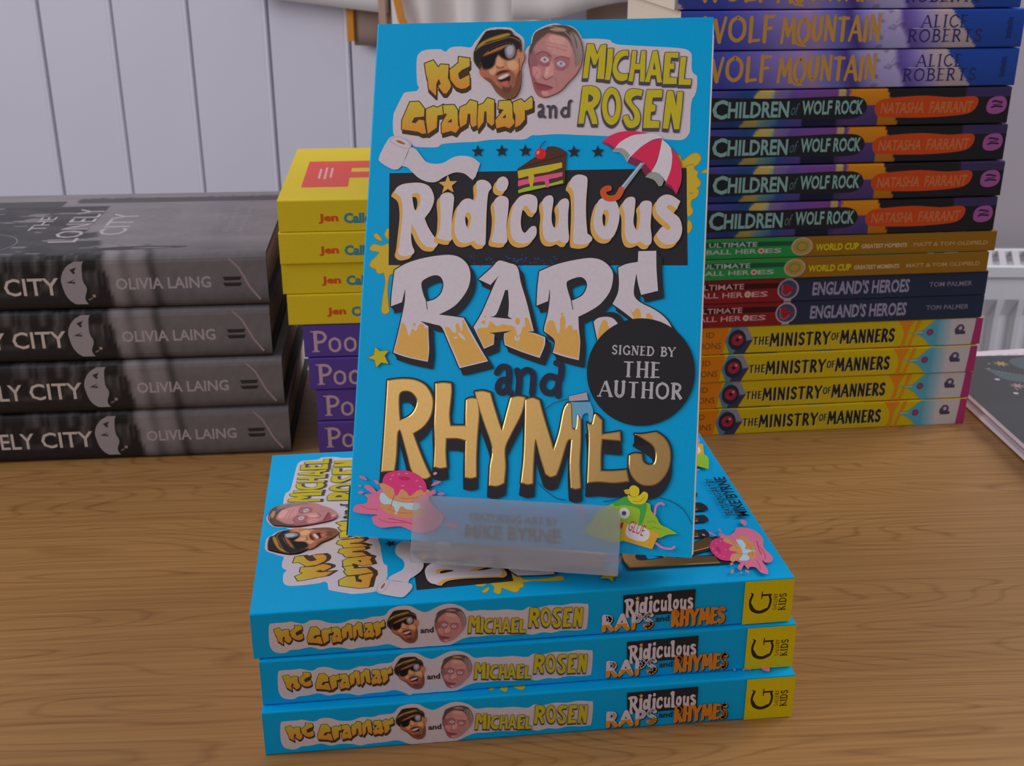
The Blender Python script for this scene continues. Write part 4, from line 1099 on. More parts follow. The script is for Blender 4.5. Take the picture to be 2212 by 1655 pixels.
def place_book(name, meshes, label, group, loc=None, yaw=0.0, matrix=None, cat='book'):
    r = empty(name)
    if matrix is not None: r.matrix_world = matrix
    else:
        r.location = loc; r.rotation_euler = (0, 0, yaw)
    tag(r, label, cat, group)
    c = bpy.data.objects.new('cover', meshes[0]); COL.objects.link(c); c.parent = r
    p = bpy.data.objects.new('page_block', meshes[1]); COL.objects.link(p); p.parent = r
    return r


def flat(col):
    return lambda x, y, z: col


def fbm(x, y, s, seed=0.0, oct=3):
    v = 0; a = 1; tot = 0
    for i in range(oct):
        v += a * noise.noise(Vector((x * s, y * s, seed))); tot += a
        a *= .5; s *= 2.1
    return v / tot


def mixc(a, b, t):
    t = min(max(t, 0), 1)
    return tuple(a[i] + (b[i] - a[i]) * t for i in range(4))


# ================================================================== THE SETTING
TY = math.radians(4.0)
# table
tbl = empty('display_table', (-0.138 * 1, 0.727, 0), TY)
tag(tbl, 'light oak veneer table carrying every book stack', 'table')
v, f = box(-0.75, 1.05, -1.15, 0.0, -0.028, 0.0, 0.0012)
mesh_obj('tabletop', v, f, M_WOOD, tbl)
M_LEG = mat_plain('table_leg_paint', (0.35, 0.35, 0.36, 1), 0.5)
for lx in (-0.70, 0.96):
    for ly in (-1.10, -0.09):
        v, f = box(lx, lx + 0.045, ly, ly + 0.045, -0.75, -0.028, 0.003)
        mesh_obj('leg', v, f, M_LEG, tbl)
# floor
v, f = box(-3.0, 3.0, -2.0, 3.0, -0.80, -0.75)
tag(mesh_obj('floor', v, f, M_FLOOR), kind='structure')
# back wall of painted tongue and groove planks, turned about 15 degrees
WA = -0.2627
wall = empty('wall_back', (-0.602, 1.550, 0), WA)
tag(wall, kind='structure')
v, f = box(-1.2, 0.93, 0.012, 0.05, -0.75, 1.2)
mesh_obj('backing', v, f, M_DARK, wall)
PW = 0.1056
gaps = {0: 0.0020, 1: 0.0007, 2: 0.0008, 3: 0.0024, 4: 0.0017}
for k in range(-11, 9):
    x0 = k * PW + gaps.get(k, 0.0014)
    x1 = (k + 1) * PW
    dz = random.uniform(-0.0008, 0.0008)
    # board face with a rounded bead on its right edge and a small quirk before it
    prof = [(x0, 0.013), (x0, 0.0016), (x0 + 0.0006, 0.0004), (x0 + 0.0016, 0.0), (x1 - 0.0070, 0.0), (x1 - 0.0066, 0.0004),
            (x1 - 0.0058, 0.0), (x1 - 0.0014, -0.0026), (x1 - 0.0005, -0.0020), (x1, 0.0010), (x1, 0.013)]
    V = [(px, py + dz, z) for z in (-0.75, 1.2) for px, py in prof]
    n = len(prof)
    Fc = [(i, i + 1, n + i + 1, n + i) for i in range(n - 1)] + [(n - 1, 0, n, 2 * n - 1), tuple(range(n)), tuple(range(2 * n - 1, n - 1, -1))]
    mesh_obj('plank', V, Fc, M_WALL, wall)
# plaster wall on the right
v, f = box(0.28, 3.0, 1.90, 1.98, -0.75, 1.6)
tag(mesh_obj('wall_right', v, f, M_PLASTER), kind='structure')

# radiator under the plaster wall
rad = empty('radiator', (0.60, 1.74, -0.75))
tag(rad, 'white panel radiator with slotted top grille behind the right hand stack', 'radiator')
RH = 0.525
pts = []
x = 0.0
prof = []
while x < 1.0:
    prof += [(x, 0.012), (x + 0.018, 0.012), (x + 0.022, 0.002), (x + 0.030, 0.002)]
    x += 0.034
zz = [(0.04, 0), (0.075, 1), (RH - 0.085, 1), (RH - 0.055, 0), (RH - 0.012, 0), (RH - 0.004, 0.0)]
V = []
for z, on in zz:
    for px, py in prof:
        V.append((px, py if on else 0.0, z))
n = len(prof)
Fc = [(r * n + i, r * n + i + 1, (r + 1) * n + i + 1, (r + 1) * n + i) for r in range(len(zz) - 1) for i in range(n - 1)]
bk_ = len(V)
V += [(0, 0.02, 0.04), (1.0, 0.02, 0.04), (1.0, 0.02, RH - 0.004), (0, 0.02, RH - 0.004)]
Fc.append((bk_, bk_ + 3, bk_ + 2, bk_ + 1))
mesh_obj('front_panel', V, Fc, M_RAD, rad)
v, f = box(0, 1.0, 0.08, 0.095, 0.04, RH - 0.02, 0.003)
mesh_obj('rear_panel', v, f, M_RAD, rad)
v, f = box(-0.002, 1.002, -0.003, 0.006, RH - 0.02, RH, 0.002)
mesh_obj('top_rail', v, f, M_RAD, rad)
v, f = box(-0.002, 1.002, 0.092, 0.101, RH - 0.012, RH, 0.002)
mesh_obj('top_rail', v, f, M_RAD, rad)
for k in range(46):
    x0 = 0.004 + k * 0.0216
    v, f = box(x0, x0 + 0.011, 0.005, 0.093, RH - 0.004, RH - 0.001)
    v = [(a + (b - 0.005) * 0.35, b, c) for a, b, c in v]
    mesh_obj('grille_slat', v, f, M_RAD, rad)
v, f = box(0.0, 1.0, 0.035, 0.075, 0.05, RH - 0.03)
mesh_obj('convector', v, f, mat_plain('radiator_inside', (0.10, 0.10, 0.10, 1), 0.8), rad)
for lx in (0.1, 0.85):
    v, f = box(lx, lx + 0.03, 0.03, 0.07, 0.0, 0.06, 0.002)
    mesh_obj('foot', v, f, M_RAD, rad)
v, f = box(0.45, 0.50, 0.09, 0.161, 0.3, 0.36, 0.003)
mesh_obj('bracket', v, f, M_RAD, rad)

# cotton bags hanging against the planks (only their lower ends reach into the picture)
def cloth(name, x0, x1, low, ztop, y0, amp, folds, mat, parent, n=60, seed=0, thick=0.004):
    """hanging cloth in wall coordinates; low(x) gives the hem height"""
    V = []
    rows = 14
    for side in (0, 1):
        for r in range(rows + 1):
            for i in range(n + 1):
                x = x0 + (x1 - x0) * i / n
                z = low(x) + (ztop - low(x)) * r / rows
                fo = sum(a * math.sin(w * x + p + 2.0 * (z - 0.2)) for a, w, p in folds)
                y = y0 - amp * fo - (thick if side == 0 else 0) + 0.002 * fbm(x, z, 18, seed)
                y = min(y, -0.005 - (thick if side == 0 else 0))
                V.append((x, y, z))
    Fc = []
    m = (rows + 1) * (n + 1)
    for r in range(rows):
        for i in range(n):
            a = r * (n + 1) + i
            Fc.append((a, a + 1, a + n + 2, a + n + 1))
            Fc.append((m + a, m + a + n + 1, m + a + n + 2, m + a + 1))
    for i in range(n):
        Fc.append((i, m + i, m + i + 1, i + 1))
    for r in range(rows):
        a = r * (n + 1); b = a + n
        Fc.append((a, a + n + 1, m + a + n + 1, m + a)); Fc.append((b, m + b, m + b + n + 1, b + n + 1))
    return mesh_obj(name, V, Fc, mat, parent, smooth=True)


def ribbon(name, pts, w, mat, parent, thick=0.003):
    """webbing strap along (x, y, z) points in wall coordinates, flat against the wall"""
    V = []; Fc = []
    for i, p in enumerate(pts):
        a = pts[max(i - 1, 0)]; b = pts[min(i + 1, len(pts) - 1)]
        d = Vector((b[0] - a[0], 0, b[2] - a[2])).normalized()
        nx = Vector((d.z, 0, -d.x)) * w / 2
        for s, yy in ((1, 0), (-1, 0), (-1, -thick), (1, -thick)):
            V.append((p[0] + nx.x * s, p[1] + yy, p[2] + nx.z * s))
    for i in range(len(pts) - 1):
        for k in range(4):
            j = (k + 1) % 4
            Fc.append((i * 4 + k, i * 4 + j, i * 4 + 4 + j, i * 4 + 4 + k))
    e = len(V) - 4
    Fc += [(0, 3, 2, 1), (e, e + 1, e + 2, e + 3)]
    return mesh_obj(name, V, Fc, mat, parent)


M_CLOTHD = mat_plain('tan_canvas', C(128, 108, 98, 1.8), 0.95, noise_amt=0.05, noise_scale=14)
bag = empty('tote_bag', (-0.602, 1.550, 0), WA)
tag(bag, 'small tan canvas bag with orange edge hanging left of the cream bags', 'bag')
cloth('bag_body', 0.436, 0.486, lambda x: 0.136 + 0.0 * x, 0.36, -0.012, 0.002, [(1, 60, 0)], M_CLOTHD, bag, n=16)
ribbon('edge_webbing', [(0.4335, -0.020, 0.141), (0.4335, -0.020, 0.25), (0.4335, -0.020, 0.36)], 0.0085, M_STRAP, bag)
ribbon('hook', [(0.460, -0.010, 0.355), (0.460, -0.008, 0.385)], 0.006, M_STEEL, bag)
bag = empty('tote_bag', (-0.602, 1.550, 0), WA)
tag(bag, 'wide cream cotton bag with tan and orange straps above the standing book', 'bag')
cloth('bag_body', 0.494, 0.680, lambda x: 0.10, 0.40, -0.040, 0.010, [(1, 75, .4), (.6, 140, 1.0)], M_CLOTH, bag, n=90, seed=2)
cloth('flap', 0.30, 0.487, lambda x: 0.1905 - (x - 0.30) * 0.085, 0.40, -0.034, 0.002, [(1, 30, 0)], M_CLOTH, bag, n=30, seed=5)
ribbon('strap', [(0.4865, -0.050, 0.13), (0.4855, -0.050, 0.17), (0.4835, -0.050, 0.30), (0.483, -0.050, 0.40)], 0.0085, M_STRAP2, bag)
ribbon('strap', [(0.5245, -0.062, 0.13), (0.520, -0.062, 0.155), (0.512, -0.062, 0.172), (0.505, -0.060, 0.20), (0.502, -0.060, 0.40)], 0.008, M_STRAP, bag)
ribbon('hook', [(0.55, -0.010, 0.39), (0.55, -0.008, 0.42)], 0.006, M_STEEL, bag)
bag = empty('tote_bag', (-0.602, 1.550, 0), WA)
tag(bag, 'cream cotton bag with slanting lower hem beside the blue and violet books', 'bag')
cloth('bag_body', 0.640, 0.775, lambda x: 0.174 + (x - 0.640) * 0.135 - 0.004 * math.sin((x - .64) * 40), 0.42, -0.066, 0.005, [(1, 45, 1.2), (.5, 110, 0)], M_CLOTH, bag, n=60, seed=9)
cloth('lining', 0.716, 0.772, lambda x: 0.12, 0.40, -0.030, 0.002, [(1, 80, 0)], M_CLOTHD, bag, n=20, seed=11)
ribbon('hook', [(0.70, -0.010, 0.41), (0.70, -0.008, 0.44)], 0.006, M_STEEL, bag)

# ================================================================== BLUE PAPERBACKS
BLUE = PAL['blue']
T1 = 19.165
cov = Ink(); cov.clip = (0.0, 0.0, 128.9, 197.9)
cov.art(['slime', 'box', 'specks', 'sticker', 'mc', 'grammar', 'face1', 'face2', 'michael', 'rosen', 'and1', 'roll', 'stars',
         'ridiculous', 'umbrella', 'cake', 'raps', 'and2', 'rhymes', 'foil', 'tube', 'star2'])
cov.soft('face1'); cov.soft('face2')
cov.lev += 0.22
cov.text('FEATURING ART BY', 47.5, 8.4, 80.5, 11.4, C(30, 34, 44), bold=0.01)
cov.text('MIKE BYRNE', 46.0, 1.6 + .6, 81.5, 7.2, C(26, 30, 40), bold=0.02)
cov.art(['donut', 'monster'])
cov.text('GLUE', 105.6, 8.6, 111.6, 12.6, C(176, 44, 50), bold=0.0, rot=-0.33)
spn = Ink(); spn.clip = (0, 0.2, 198, T1 - 0.5)
blob = '630,1360 770,1460 1230,1460 1410,1480 1830,1360 2080,1480 2410,1460 2730,1320 3150,1280 3530,1400 3920,1370 4230,1450 4680,1470 4880,1700 5220,1820 5610,1790 5850,1620 6140,1490 6420,1600 6440,1610 6780,1760 7110,1760 7440,1620 7700,1410 8100,1420 8600,1370 9100,1370 9630,1280 9870,1410 10230,1350 10630,1420 11100,1380 11500,1430 11940,1370 12070,1270 12040,390 11920,270 11590,260 11150,300 10740,230 10410,280 10000,210 9770,270 9560,270 9060,270 8560,320 8050,300 7710,310 7370,210 7030,30 6690,-30 6280,30 5840,-10 5470,-70 5200,50 4790,250 4360,210 3740,190 3430,140 3130,240 2710,280 2370,230 2010,360 1610,300 1300,290 1110,190 840,220 670,350 590,670'
spn.fill([catmull(parse(blob)[0], True, 3)], PAL['white'])
spn.fit(['mc'], 7.8, 5.6, 17.9, 13.2)
spn.fit(['grammar'], 19.2, 4.6, 46.8, 12.9)
spn.fit(['face1'], 47.6, 2.2, 59.0, 16.6); spn.soft('face1', .3, spn.fit_T('face1', 47.6, 2.2, 59.0, 16.6))
spn.fit(['face2'], 64.6, 1.6, 76.0, 16.0); spn.soft('face2', .3, spn.fit_T('face2', 64.6, 1.6, 76.0, 16.0))
spn.text('and', 59.4, 6.2, 64.2, 8.6, C(60, 40, 46), bold=0.03)
spn.fit(['michael'], 76.6, 3.4, 97.7, 12.0, shear=0.0)
spn.fit(['rosen'], 98.6, 4.2, 118.7, 13.8)
spn.fill([parse('13340,1640 16050,1700 16060,720 13380,690')[0] and [(133.4, 16.4), (160.5, 17.0), (160.6, 7.2), (133.8, 6.9)]], C(34, 32, 34))
spn.fit(['ridiculous'], 133.8, 6.6, 160.0, 15.8, skip=('X',))
bkk = C(24, 26, 34)
for dx_, dy_, cc_ in ((.35, -.35, bkk), (0, 0, PAL['wht2'])):
    spn.letters('RAPS', 126.0 + dx_, 1.9 + dy_, 144.8 + dx_, 8.0 + dy_, cc_, thick=.27, thin=.24, serif=0, gap=.24)
ck_ = spn.clip; spn.clip = (0, 0.2, 198, 4.3)
spn.letters('RAPS', 126.0, 1.9, 144.8, 8.0, C(186, 116, 34), thick=.27, thin=.24, serif=0, gap=.24)
spn.clip = ck_
spn.text('and', 146.0, 4.0, 151.2, 6.6, C(20, 40, 54), bold=0.02)
for dx_, dy_, cc_ in ((.35, -.35, bkk), (0, 0, C(176, 106, 32))):
    spn.letters('RHYMES', 152.2 + dx_, 1.9 + dy_, 172.0 + dx_, 8.2 + dy_, cc_, thick=.24, thin=.2, serif=0, gap=.22)
spn.rect(179.2, 0.2, 198, T1 - .2, C(168, 150, 12, 2.1))
spn.stroke(catmull([(182.4, 13.0, 0), (181.6, 9.6, 0), (182.6, 6.2, 0), (185.6, 4.9, 0), (188.6, 6.2, 0), (189.5, 9.6, 0), (189.0, 11.8, 0)], False, 4), 0.9, C(44, 34, 10))
spn.stroke(catmull([(181.8, 8.6, 0), (183.4, 6.0, 0), (185.8, 5.2, 0), (188.2, 6.2, 0)], False, 4), 1.2, C(44, 34, 10))
spn.stroke([(186.0, 12.4), (189.4, 12.4)], 0.8, C(44, 34, 10)); spn.stroke([(186.0, 10.9), (186.0, 13.8)], .4, C(44, 34, 10))
spn.stroke([(182.4, 13.0), (181.8, 13.6)], .5, C(44, 34, 10))
spn.letters('GALLERY', 192.0, 5.6, 199.2, 7.0, C(70, 58, 14), thick=.14, thin=.08, rot=math.pi / 2)
spn.letters('KIDS', 195.4, 5.4, 202.6, 8.0, C(44, 34, 10), thick=.16, thin=.08, rot=math.pi / 2)
blue = book_meshes('blue_paperback', 198, 129, T1 - .25, flat(BLUE), spn, cov, mat=M_GLOSS)
stack_group = 'blue paperbacks stacked under the stand'
place_book('paperback_book', blue, 'topmost of the three blue paperbacks lying flat, its illustrated cover showing', stack_group,
           (-0.09171, 0.348, 2 * T1 * MM), 0.1277)
place_book('paperback_book', blue, 'middle one of the three blue paperbacks lying flat in the front pile', stack_group,
           (-0.08976, 0.347, T1 * MM), 0.1242)
place_book('paperback_book', blue, 'lowest of the three blue paperbacks lying flat, directly on the oak table', stack_group,
           (-0.08952, 0.34309, 0.0), 0.1176)
# the one standing on the display stand
U = Vector((0.98130636, -0.18853445, 0.03863411)); Vv = Vector((0.04804481, 0.4359434, 0.89869074)); N = U.cross(Vv)
TL = Vector((-0.0527, 0.4736, 0.2444))
Ms = Matrix((-Vv, U, N)).transposed().to_4x4()
Ms.translation = TL - N * ((T1 - .25) * MM)
bs = place_book('paperback_book', blue, 'blue illustrated paperback standing upright on the frosted stand, with round black sticker',
                'blue paperbacks', matrix=Ms)
stk = Ink()
stk.disc(0, 0, 19.6, C(30, 29, 31), 72)
silver = C(150, 146, 150)
stk.letters('SIGNED BY', -10.6, 6.2, 12.2, 9.4, silver, thick=.2, thin=.1, rot=-0.01)
stk.letters('THE', -6.2, -1.9, 7.0, 3.6, silver, thick=.2, thin=.085)
stk.letters('AUTHOR', -14.6, -9.4, 15.2, -3.8, silver, thick=.2, thin=.085)
sv = [(p[0] * MM, p[1] * MM, p[2] * MM) for p in stk.v]
so = mesh_obj('sticker', sv, stk.f, [M_PRINT], bs, cols=stk.c)
so['label'] = 'round black sticker reading signed by the author'
su, svv = 107.9, 66.0
so.matrix_local = Matrix(((0, -1, 0, (198 - svv) * MM), (1, 0, 0, su * MM), (0, 0, 1, (T1 - .25 + 0.62) * MM), (0, 0, 0, 1)))

# display stand: bent frosted acrylic, lip in front, shelf under the book, leaning back plate, foot
stand = empty('book_stand', (TL - Vv * 0.198))
tag(stand, 'frosted clear plastic book stand holding up the standing blue paperback', 'stand')
stand.matrix_world = (lambda m: m)(Matrix((U, Vv, N)).transposed().to_4x4())
stand.matrix_world = Matrix.Translation(TL - Vv * 0.198) @ Matrix((U, Vv, N)).transposed().to_4x4()
def plate(u0, u1, pts, thick, r=0.0):
    """sheet extruded along u following (v, n) polyline"""
    V = []; n = len(pts)
    for u in (u0, u1):
        for (v_, n_) in pts: V.append((u, v_, n_))
    out = []
    for i, p in enumerate(pts):
        a = pts[max(i - 1, 0)]; b = pts[min(i + 1, n - 1)]
        dv, dn = b[0] - a[0], b[1] - a[1]; l = math.hypot(dv, dn)
        out.append((p[0] + dn / l * thick, p[1] - dv / l * thick))
    for u in (u0, u1):
        for (v_, n_) in out: V.append((u, v_, n_))
    F_ = []
    for i in range(n - 1):
        F_.append((i, i + 1, n + i + 1, n + i)); F_.append((2 * n + i, 3 * n + i, 3 * n + i + 1, 2 * n + i + 1))
        F_.append((i, 2 * n + i, 2 * n + i + 1, i + 1)); F_.append((n + i, n + i + 1, 3 * n + i + 1, 3 * n + i))
    F_.append((0, n, 3 * n, 2 * n)); F_.append((n - 1, 3 * n - 1, 4 * n - 1, 2 * n - 1)[::1])
    return V, F_
# lip with rounded upper corners
k = MM
lu0, lu1, lv0, lv1, r_ = 26.4, 103.3, -7.8, 17.0, 4.6
ring = []
for cx, cy, a0 in ((lu1 - 0.8, lv0 + 0.8, -90), (lu1 - r_, lv1 - r_, 0), (lu0 + r_, lv1 - r_, 90), (lu0 + .8, lv0 + .8, 180)):
    rr = r_ if cy > 0 else 0.8
    for i in range(6):
        a = math.radians(a0 + 18 * i); ring.append((cx + rr * math.cos(a), cy + rr * math.sin(a)))
n = len(ring)
V = [(x * k, y * k, 3.0 * k) for x, y in ring] + [(x * k, y * k, 4.8 * k) for x, y in ring]
Fc = [tuple(range(n - 1, -1, -1)), tuple(range(n, 2 * n))] + [(i, (i + 1) % n, n + (i + 1) % n, n + i) for i in range(n)]
mesh_obj('front_lip', V, Fc, M_FROST, stand)
# shelf runs back beneath the book; it sits at the lip's foot
v, f = box(lu0 * k, lu1 * k, -3.4 * k, -1.4 * k, -7 * k, 3.0 * k)
mesh_obj('shelf', v, f, M_FROST, stand)
v, f = box(lu0 * k, lu1 * k, 6 * k, 120 * k, -22.6 * k, -20.6 * k, 0.6 * k)
mesh_obj('back_plate', v, f, M_FROST, stand)
# foot: a leg from the back plate down to the pile (world aligned, so built in world then parented)
Mi = stand.matrix_world.inverted()
def world_quad_prism(p, q, w, th, name):
    p = Vector(p); q = Vector(q); d = (q - p).normalized(); s = Vector((0.98, -0.19, 0)).normalized() * w / 2
    nrm = d.cross(s).normalized() * th / 2
    V = [Mi @ (a + s * i + nrm * j) for a in (p, q) for (i, j) in ((1, 1), (-1, 1), (-1, -1), (1, -1))]
    Fc = [(0, 1, 2, 3), (7, 6, 5, 4)] + [(i, i + 4, (i + 1) % 4 + 4, (i + 1) % 4) for i in range(4)]
    mesh_obj(name, [tuple(x) for x in V], Fc, M_FROST, stand)
world_quad_prism((0.0060, 0.3880, 0.0578), (0.0150, 0.4560, 0.0578), 0.060, 0.0009, 'base')
world_quad_prism((0.0062, 0.3890, 0.0583), (0.0058, 0.3850, 0.0625), 0.060, 0.0012, 'riser')
world_quad_prism((0.0125, 0.4200, 0.0583), (0.0120, 0.4165, 0.0680), 0.060, 0.0016, 'riser')
world_quad_prism((0.0150, 0.4550, 0.0583), (0.0150, 0.4535, 0.1150), 0.050, 0.0016, 'rear_leg')

# ================================================================== GREY HARDBACKS (left)
TL_, LL, DL = 29.6, 222, 144
def lonely_col(x, y, z):
    """black and white street photograph wrapped over spine and front"""
    s = z if y < 4.4 else TL_ + y          # distance round the spine
    edge = 137.4 + max(0, 26 - s) * .13 - max(0, s - 34) * .3
    u = x - edge
    n2 = fbm(x, s, .3, 8)
    def hsh(a, b): return (math.sin(a * 12.9898 + b * 78.233) * 43758.5453) % 1.0
    # the pale road and kerb
    pale = 92 + 14 * fbm(x * .6, s, .06, 5) + 8 * n2
    for c_, w_, a_ in ((5, 4.5, 22), (10.5, 2.0, -14), (16, 4.0, 14), (24.5, 2.4, -34), (21, 2.0, 6)):
        pale += a_ * math.exp(-((u - c_) / w_) ** 2) * (1 if s < 46 else max(0, 1 - (s - 46) / 8))
    if s < 11: pale -= (11 - s) * 2.6
    if s > 32: pale += min((s - 32) * .5, 16)
    # dark shop fronts on the left of the spine
    bx, bs = math.floor(x / 4.2), math.floor(s / 5.5)
    h = hsh(bx, bs)
    dark = 27 + (26 * h if (h > .55 and s > 9) else 0) + 6 * n2
    if hsh(math.floor(x / 1.4), math.floor(s / 11)) > .8 and s > 12: dark += 18
    if s > 36:
        dark = 54 + 22 * fbm(x * .5, s, .07, 3) + 6 * n2
        if fbm(x * .35, s * 1.3, .09, 12) > .22: dark = 104
    if s > 74: edge2 = 125 + (s - 74) * .25
    g = dark if (u < 0 and s < 80) or (s >= 80 and x < 118) else pale
    if s < 80 and 0 <= u < 1.2: g = (dark + pale) / 2
    if s > 142:
        g = 108 + 20 * fbm(x * .2, s, .09, 4)
        if s > 150 and x > 96 + 6 * n2 and s < 162 + 4 * n2: g = 66
        if x < 90 and s < 156: g = 62
    return C(max(g, 16) * 1.02, max(g, 16) * .965, max(g, 16) * .985, 1.75)
sp_ = Ink(); sp_.clip = (0, 3.2, LL, TL_ - 3.0)
sp_.fill([catmull(parse('12420,2950 12600,2970 12840,2730 12710,2440 12660,1660 12820,1160 12660,620 12840,170 12470,180 11990,440 11720,800 11600,1250 11560,1690 11710,2120 11990,2460 12290,2640')[0], True, 3)], C(128, 122, 126, 1.8))
sp_.fill([[(124.2, 23.5), (122.8, 21.2), (123.4, 20.6), (122.4, 19.6), (120.5, 22.1)]], C(40, 38, 40))
sp_.fill([[(123.2, 17.2), (118.1, 15.1), (122.6, 14.5), (122.6, 15.6), (120.6, 15.4)]], C(40, 38, 40))
sp_.clip = None
cw = C(166, 156, 150, 1.8)
sp_.text('CITY', 86.2, 8.4, 114.2, 18.0, cw, bold=0.012)
sp_.text('LONELY', 40.0, 8.2, 82.6, 17.8, cw, bold=0.012)
sp_.text('THE', 17.5, 8.0, 36.0, 17.6, cw, bold=0.012)
sp_.text('OLIVIA LAING', 143.2, 10.6, 192.4, 17.0, C(140, 132, 134, 1.8), bold=0.02)
sp_.stroke([(188.5, 26.6), (202.5, 19.6 + 7), (207.3, 21.4), (212.6, 10.3), (217.6, 3.4)][1:], 1.1, C(128, 112, 112), cap=False)
for zz_ in (14.2, 10.9):
    sp_.fill([[(198.6, zz_ + 2.2), (208.6, zz_ + 2.2), (207.6, zz_ + .2), (199.6, zz_ + .2)]], C(38, 34, 36))
sp_.disc(131.4, 7.6, .9, C(130, 112, 100)); sp_.stroke([(128.6, 5.6), (130.2, 6.4)], .7, C(110, 96, 88))
tp_ = Ink()
# page frame of the front: u from spine, v up (towards the left)
cwt = C(150, 144, 142, 1.8)
tp_.text('THE', 56, 222 - 93.5, 86.5, 222 - 84.5, cwt)
tp_.text('LONELY', 29, 222 - 117.5, 105, 222 - 102.5, cwt)
tp_.text('CITY', 43, 222 - 140, 92, 222 - 125, cwt)
tp_.disc(29, 222 - 66, 20.4, C(120, 116, 116, 1.8), 48); tp_.disc(29, 222 - 66, 19.9, C(50, 48, 50, 1.8), 48)
tp_.text('SIGNED', 17, 222 - 68, 42, 222 - 63, C(130, 126, 126, 1.8), bold=.01)
for j_, (ln_, w_) in enumerate((('Adventures in', 44), ('the Art of', 38), ('Being Alone', 42))):
    if j_ == 2: break
tp_.text('Adventures in the', 44, 222 - 197.4, 104, 222 - 193.2, C(128, 122, 122, 1.8))
tp_.text('Art of Being Alone', 44, 222 - 205.6, 104, 222 - 201.4, C(128, 122, 122, 1.8))
tp_.fill([catmull([(15, 222 - 130, 0), (18, 222 - 150, 0), (17, 222 - 175, 0), (14.5, 222 - 178, 0), (12, 222 - 160, 0), (11, 222 - 135, 0)], True, 4)], C(52, 48, 50, 1.8))
tp_.fill([catmull([(14.5, 222 - 150, 0), (15.5, 222 - 160, 0), (14.5, 222 - 172, 0), (13.4, 222 - 160, 0)], True, 4)], C(110, 104, 106, 1.8))
M_JACKET = mat_print('matt_dust_jacket', 0.5, 0.3)
lon = book_meshes('grey_hardback', LL, DL, TL_ - .4, lonely_col, sp_, tp_, hard=True, nx=148, ny=90, mat=M_JACKET, rim=C(30, 29, 30), pages=mat_pages('grey_cream_pages', C(156, 138, 124)))
yawL = math.atan2(597.722 - 583.023, 283.961 - 124.736)
dirL = Vector((math.cos(yawL), math.sin(yawL), 0)); perL = Vector((-dirL.y, dirL.x, 0))
rbL = Vector((-0.12474, 0.59772, 0))
names = ['lowest of the four grey hardbacks on the left, resting on the table', 'second from the bottom of the four grey hardbacks on the left',
         'third from the bottom of the four grey hardbacks on the left', 'topmost of the four grey hardbacks on the left, its photographic jacket and sticker showing']
offL = [0.0, -0.0015, -0.006, -0.0055]
yL = [0.0, -0.0015, -0.001, -0.0015]
for i in range(4):
    p = rbL + dirL * (offL[i] - LL * MM) + perL * yL[i]
    p.z = i * TL_ * MM
    place_book('hardback_book', lon, names[i], 'grey hardbacks in the left stack', p, yawL)

# ================================================================== PURPLE AND YELLOW PAPERBACKS (middle)
TP = 19.15
pk = Ink()
lc = C(160, 136, 140, 1.9)
pk.letters('P', 4.9, 3.4, 11.8, 14.9, lc, thick=.17, thin=.06, serif=.34)
pk.letters('o', 13.4, 3.4, 20.0, 14.9, lc, thick=.14, thin=.08, serif=0)
pk.letters('o', 21.8, 3.4, 28.4, 14.9, lc, thick=.14, thin=.08, serif=0)
pur = book_meshes('purple_paperback', 198, 129, TP - .45, flat(C(72, 52, 120, 2.0)), pk, None)
yawP = math.radians(5.0)
dP = Vector((math.cos(yawP), math.sin(yawP), 0))
names = ['lowest of the four purple paperbacks, resting on the table', 'second from the bottom of the four purple paperbacks',
         'third from the bottom of the four purple paperbacks', 'uppermost purple paperback, directly under the yellow ones']
for i, (dx, dy) in enumerate(((0, 0), (.0002, .001), (-.0028, 0), (-.0046, .0005))):
    place_book('paperback_book', pur, names[i], 'purple paperbacks in the middle stack', Vector((-.1091 + dx, .5984 + dy, i * TP * MM)), yawP)
TYe = 17.2
yk = Ink()
yk.text('Jen', 20.8, 4.2, 31.2, 9.6, C(176, 70, 22), bold=.05)
yk.text('Calle', 34.0, 4.2, 48.5, 9.9, C(56, 110, 120), bold=.05)
yt = Ink()
rd = C(196, 68, 60)
LY = 216
def yy(x, y): return (y, LY - x)
yt.fill([[yy(10.2, 30), yy(35.6, 30), yy(35.6, 53), yy(75, 53), yy(75, 69), yy(36, 69), yy(36, 79.5), yy(75, 79.5), yy(75, 100), yy(10.2, 100)]], rd)
for j_, (a_, b_) in enumerate(((52, 80), (50, 84), (54, 82))):
    yt.stroke([(a_ + q_, LY - 18 - j_ * 3.2 - (q_ % 3) * .5) for q_ in range(0, b_ - a_, 2)], 1.0, C(186, 160, 158), cap=False)
yel = book_meshes('yellow_paperback', LY, 141, TYe - .2, flat(C(186, 158, 26, 2.0)), yk, yt)
names = ['lowest yellow paperback, lying directly on the purple ones', 'second from the bottom of the four yellow paperbacks',
         'third from the bottom of the four yellow paperbacks', 'topmost yellow paperback with a red block shape on its cover']
for i, (dx, dy) in enumerate(((.0015, .0), (-.0005, .001), (-.0004, -.001), (0, 0))):
    place_book('paperback_book', yel, names[i], 'yellow paperbacks in the middle stack', Vector((-.1224 + dx, .5975 + dy, (4 * TP + i * TYe) * MM)), math.radians(5.3))

# ================================================================== RIGHT HAND STACK
yawM = math.radians(6.8)
dM = Vector((math.cos(yawM), math.sin(yawM), 0)); pM = Vector((-dM.y, dM.x, 0))
oM = Vector((.11069, .62202, 0)) - dM * .0345       # left end, x = 0 of a 198 mm spine
def right_book(meshes, x_end, L, z, label, group, dy=0.0, dyaw=0.0, name='paperback_book'):
    p = oM + dM * ((x_end - L) * MM) + pM * (dy * MM); p.z = z * MM
    place_book(name, meshes, label, group, p, yawM + math.radians(dyaw))

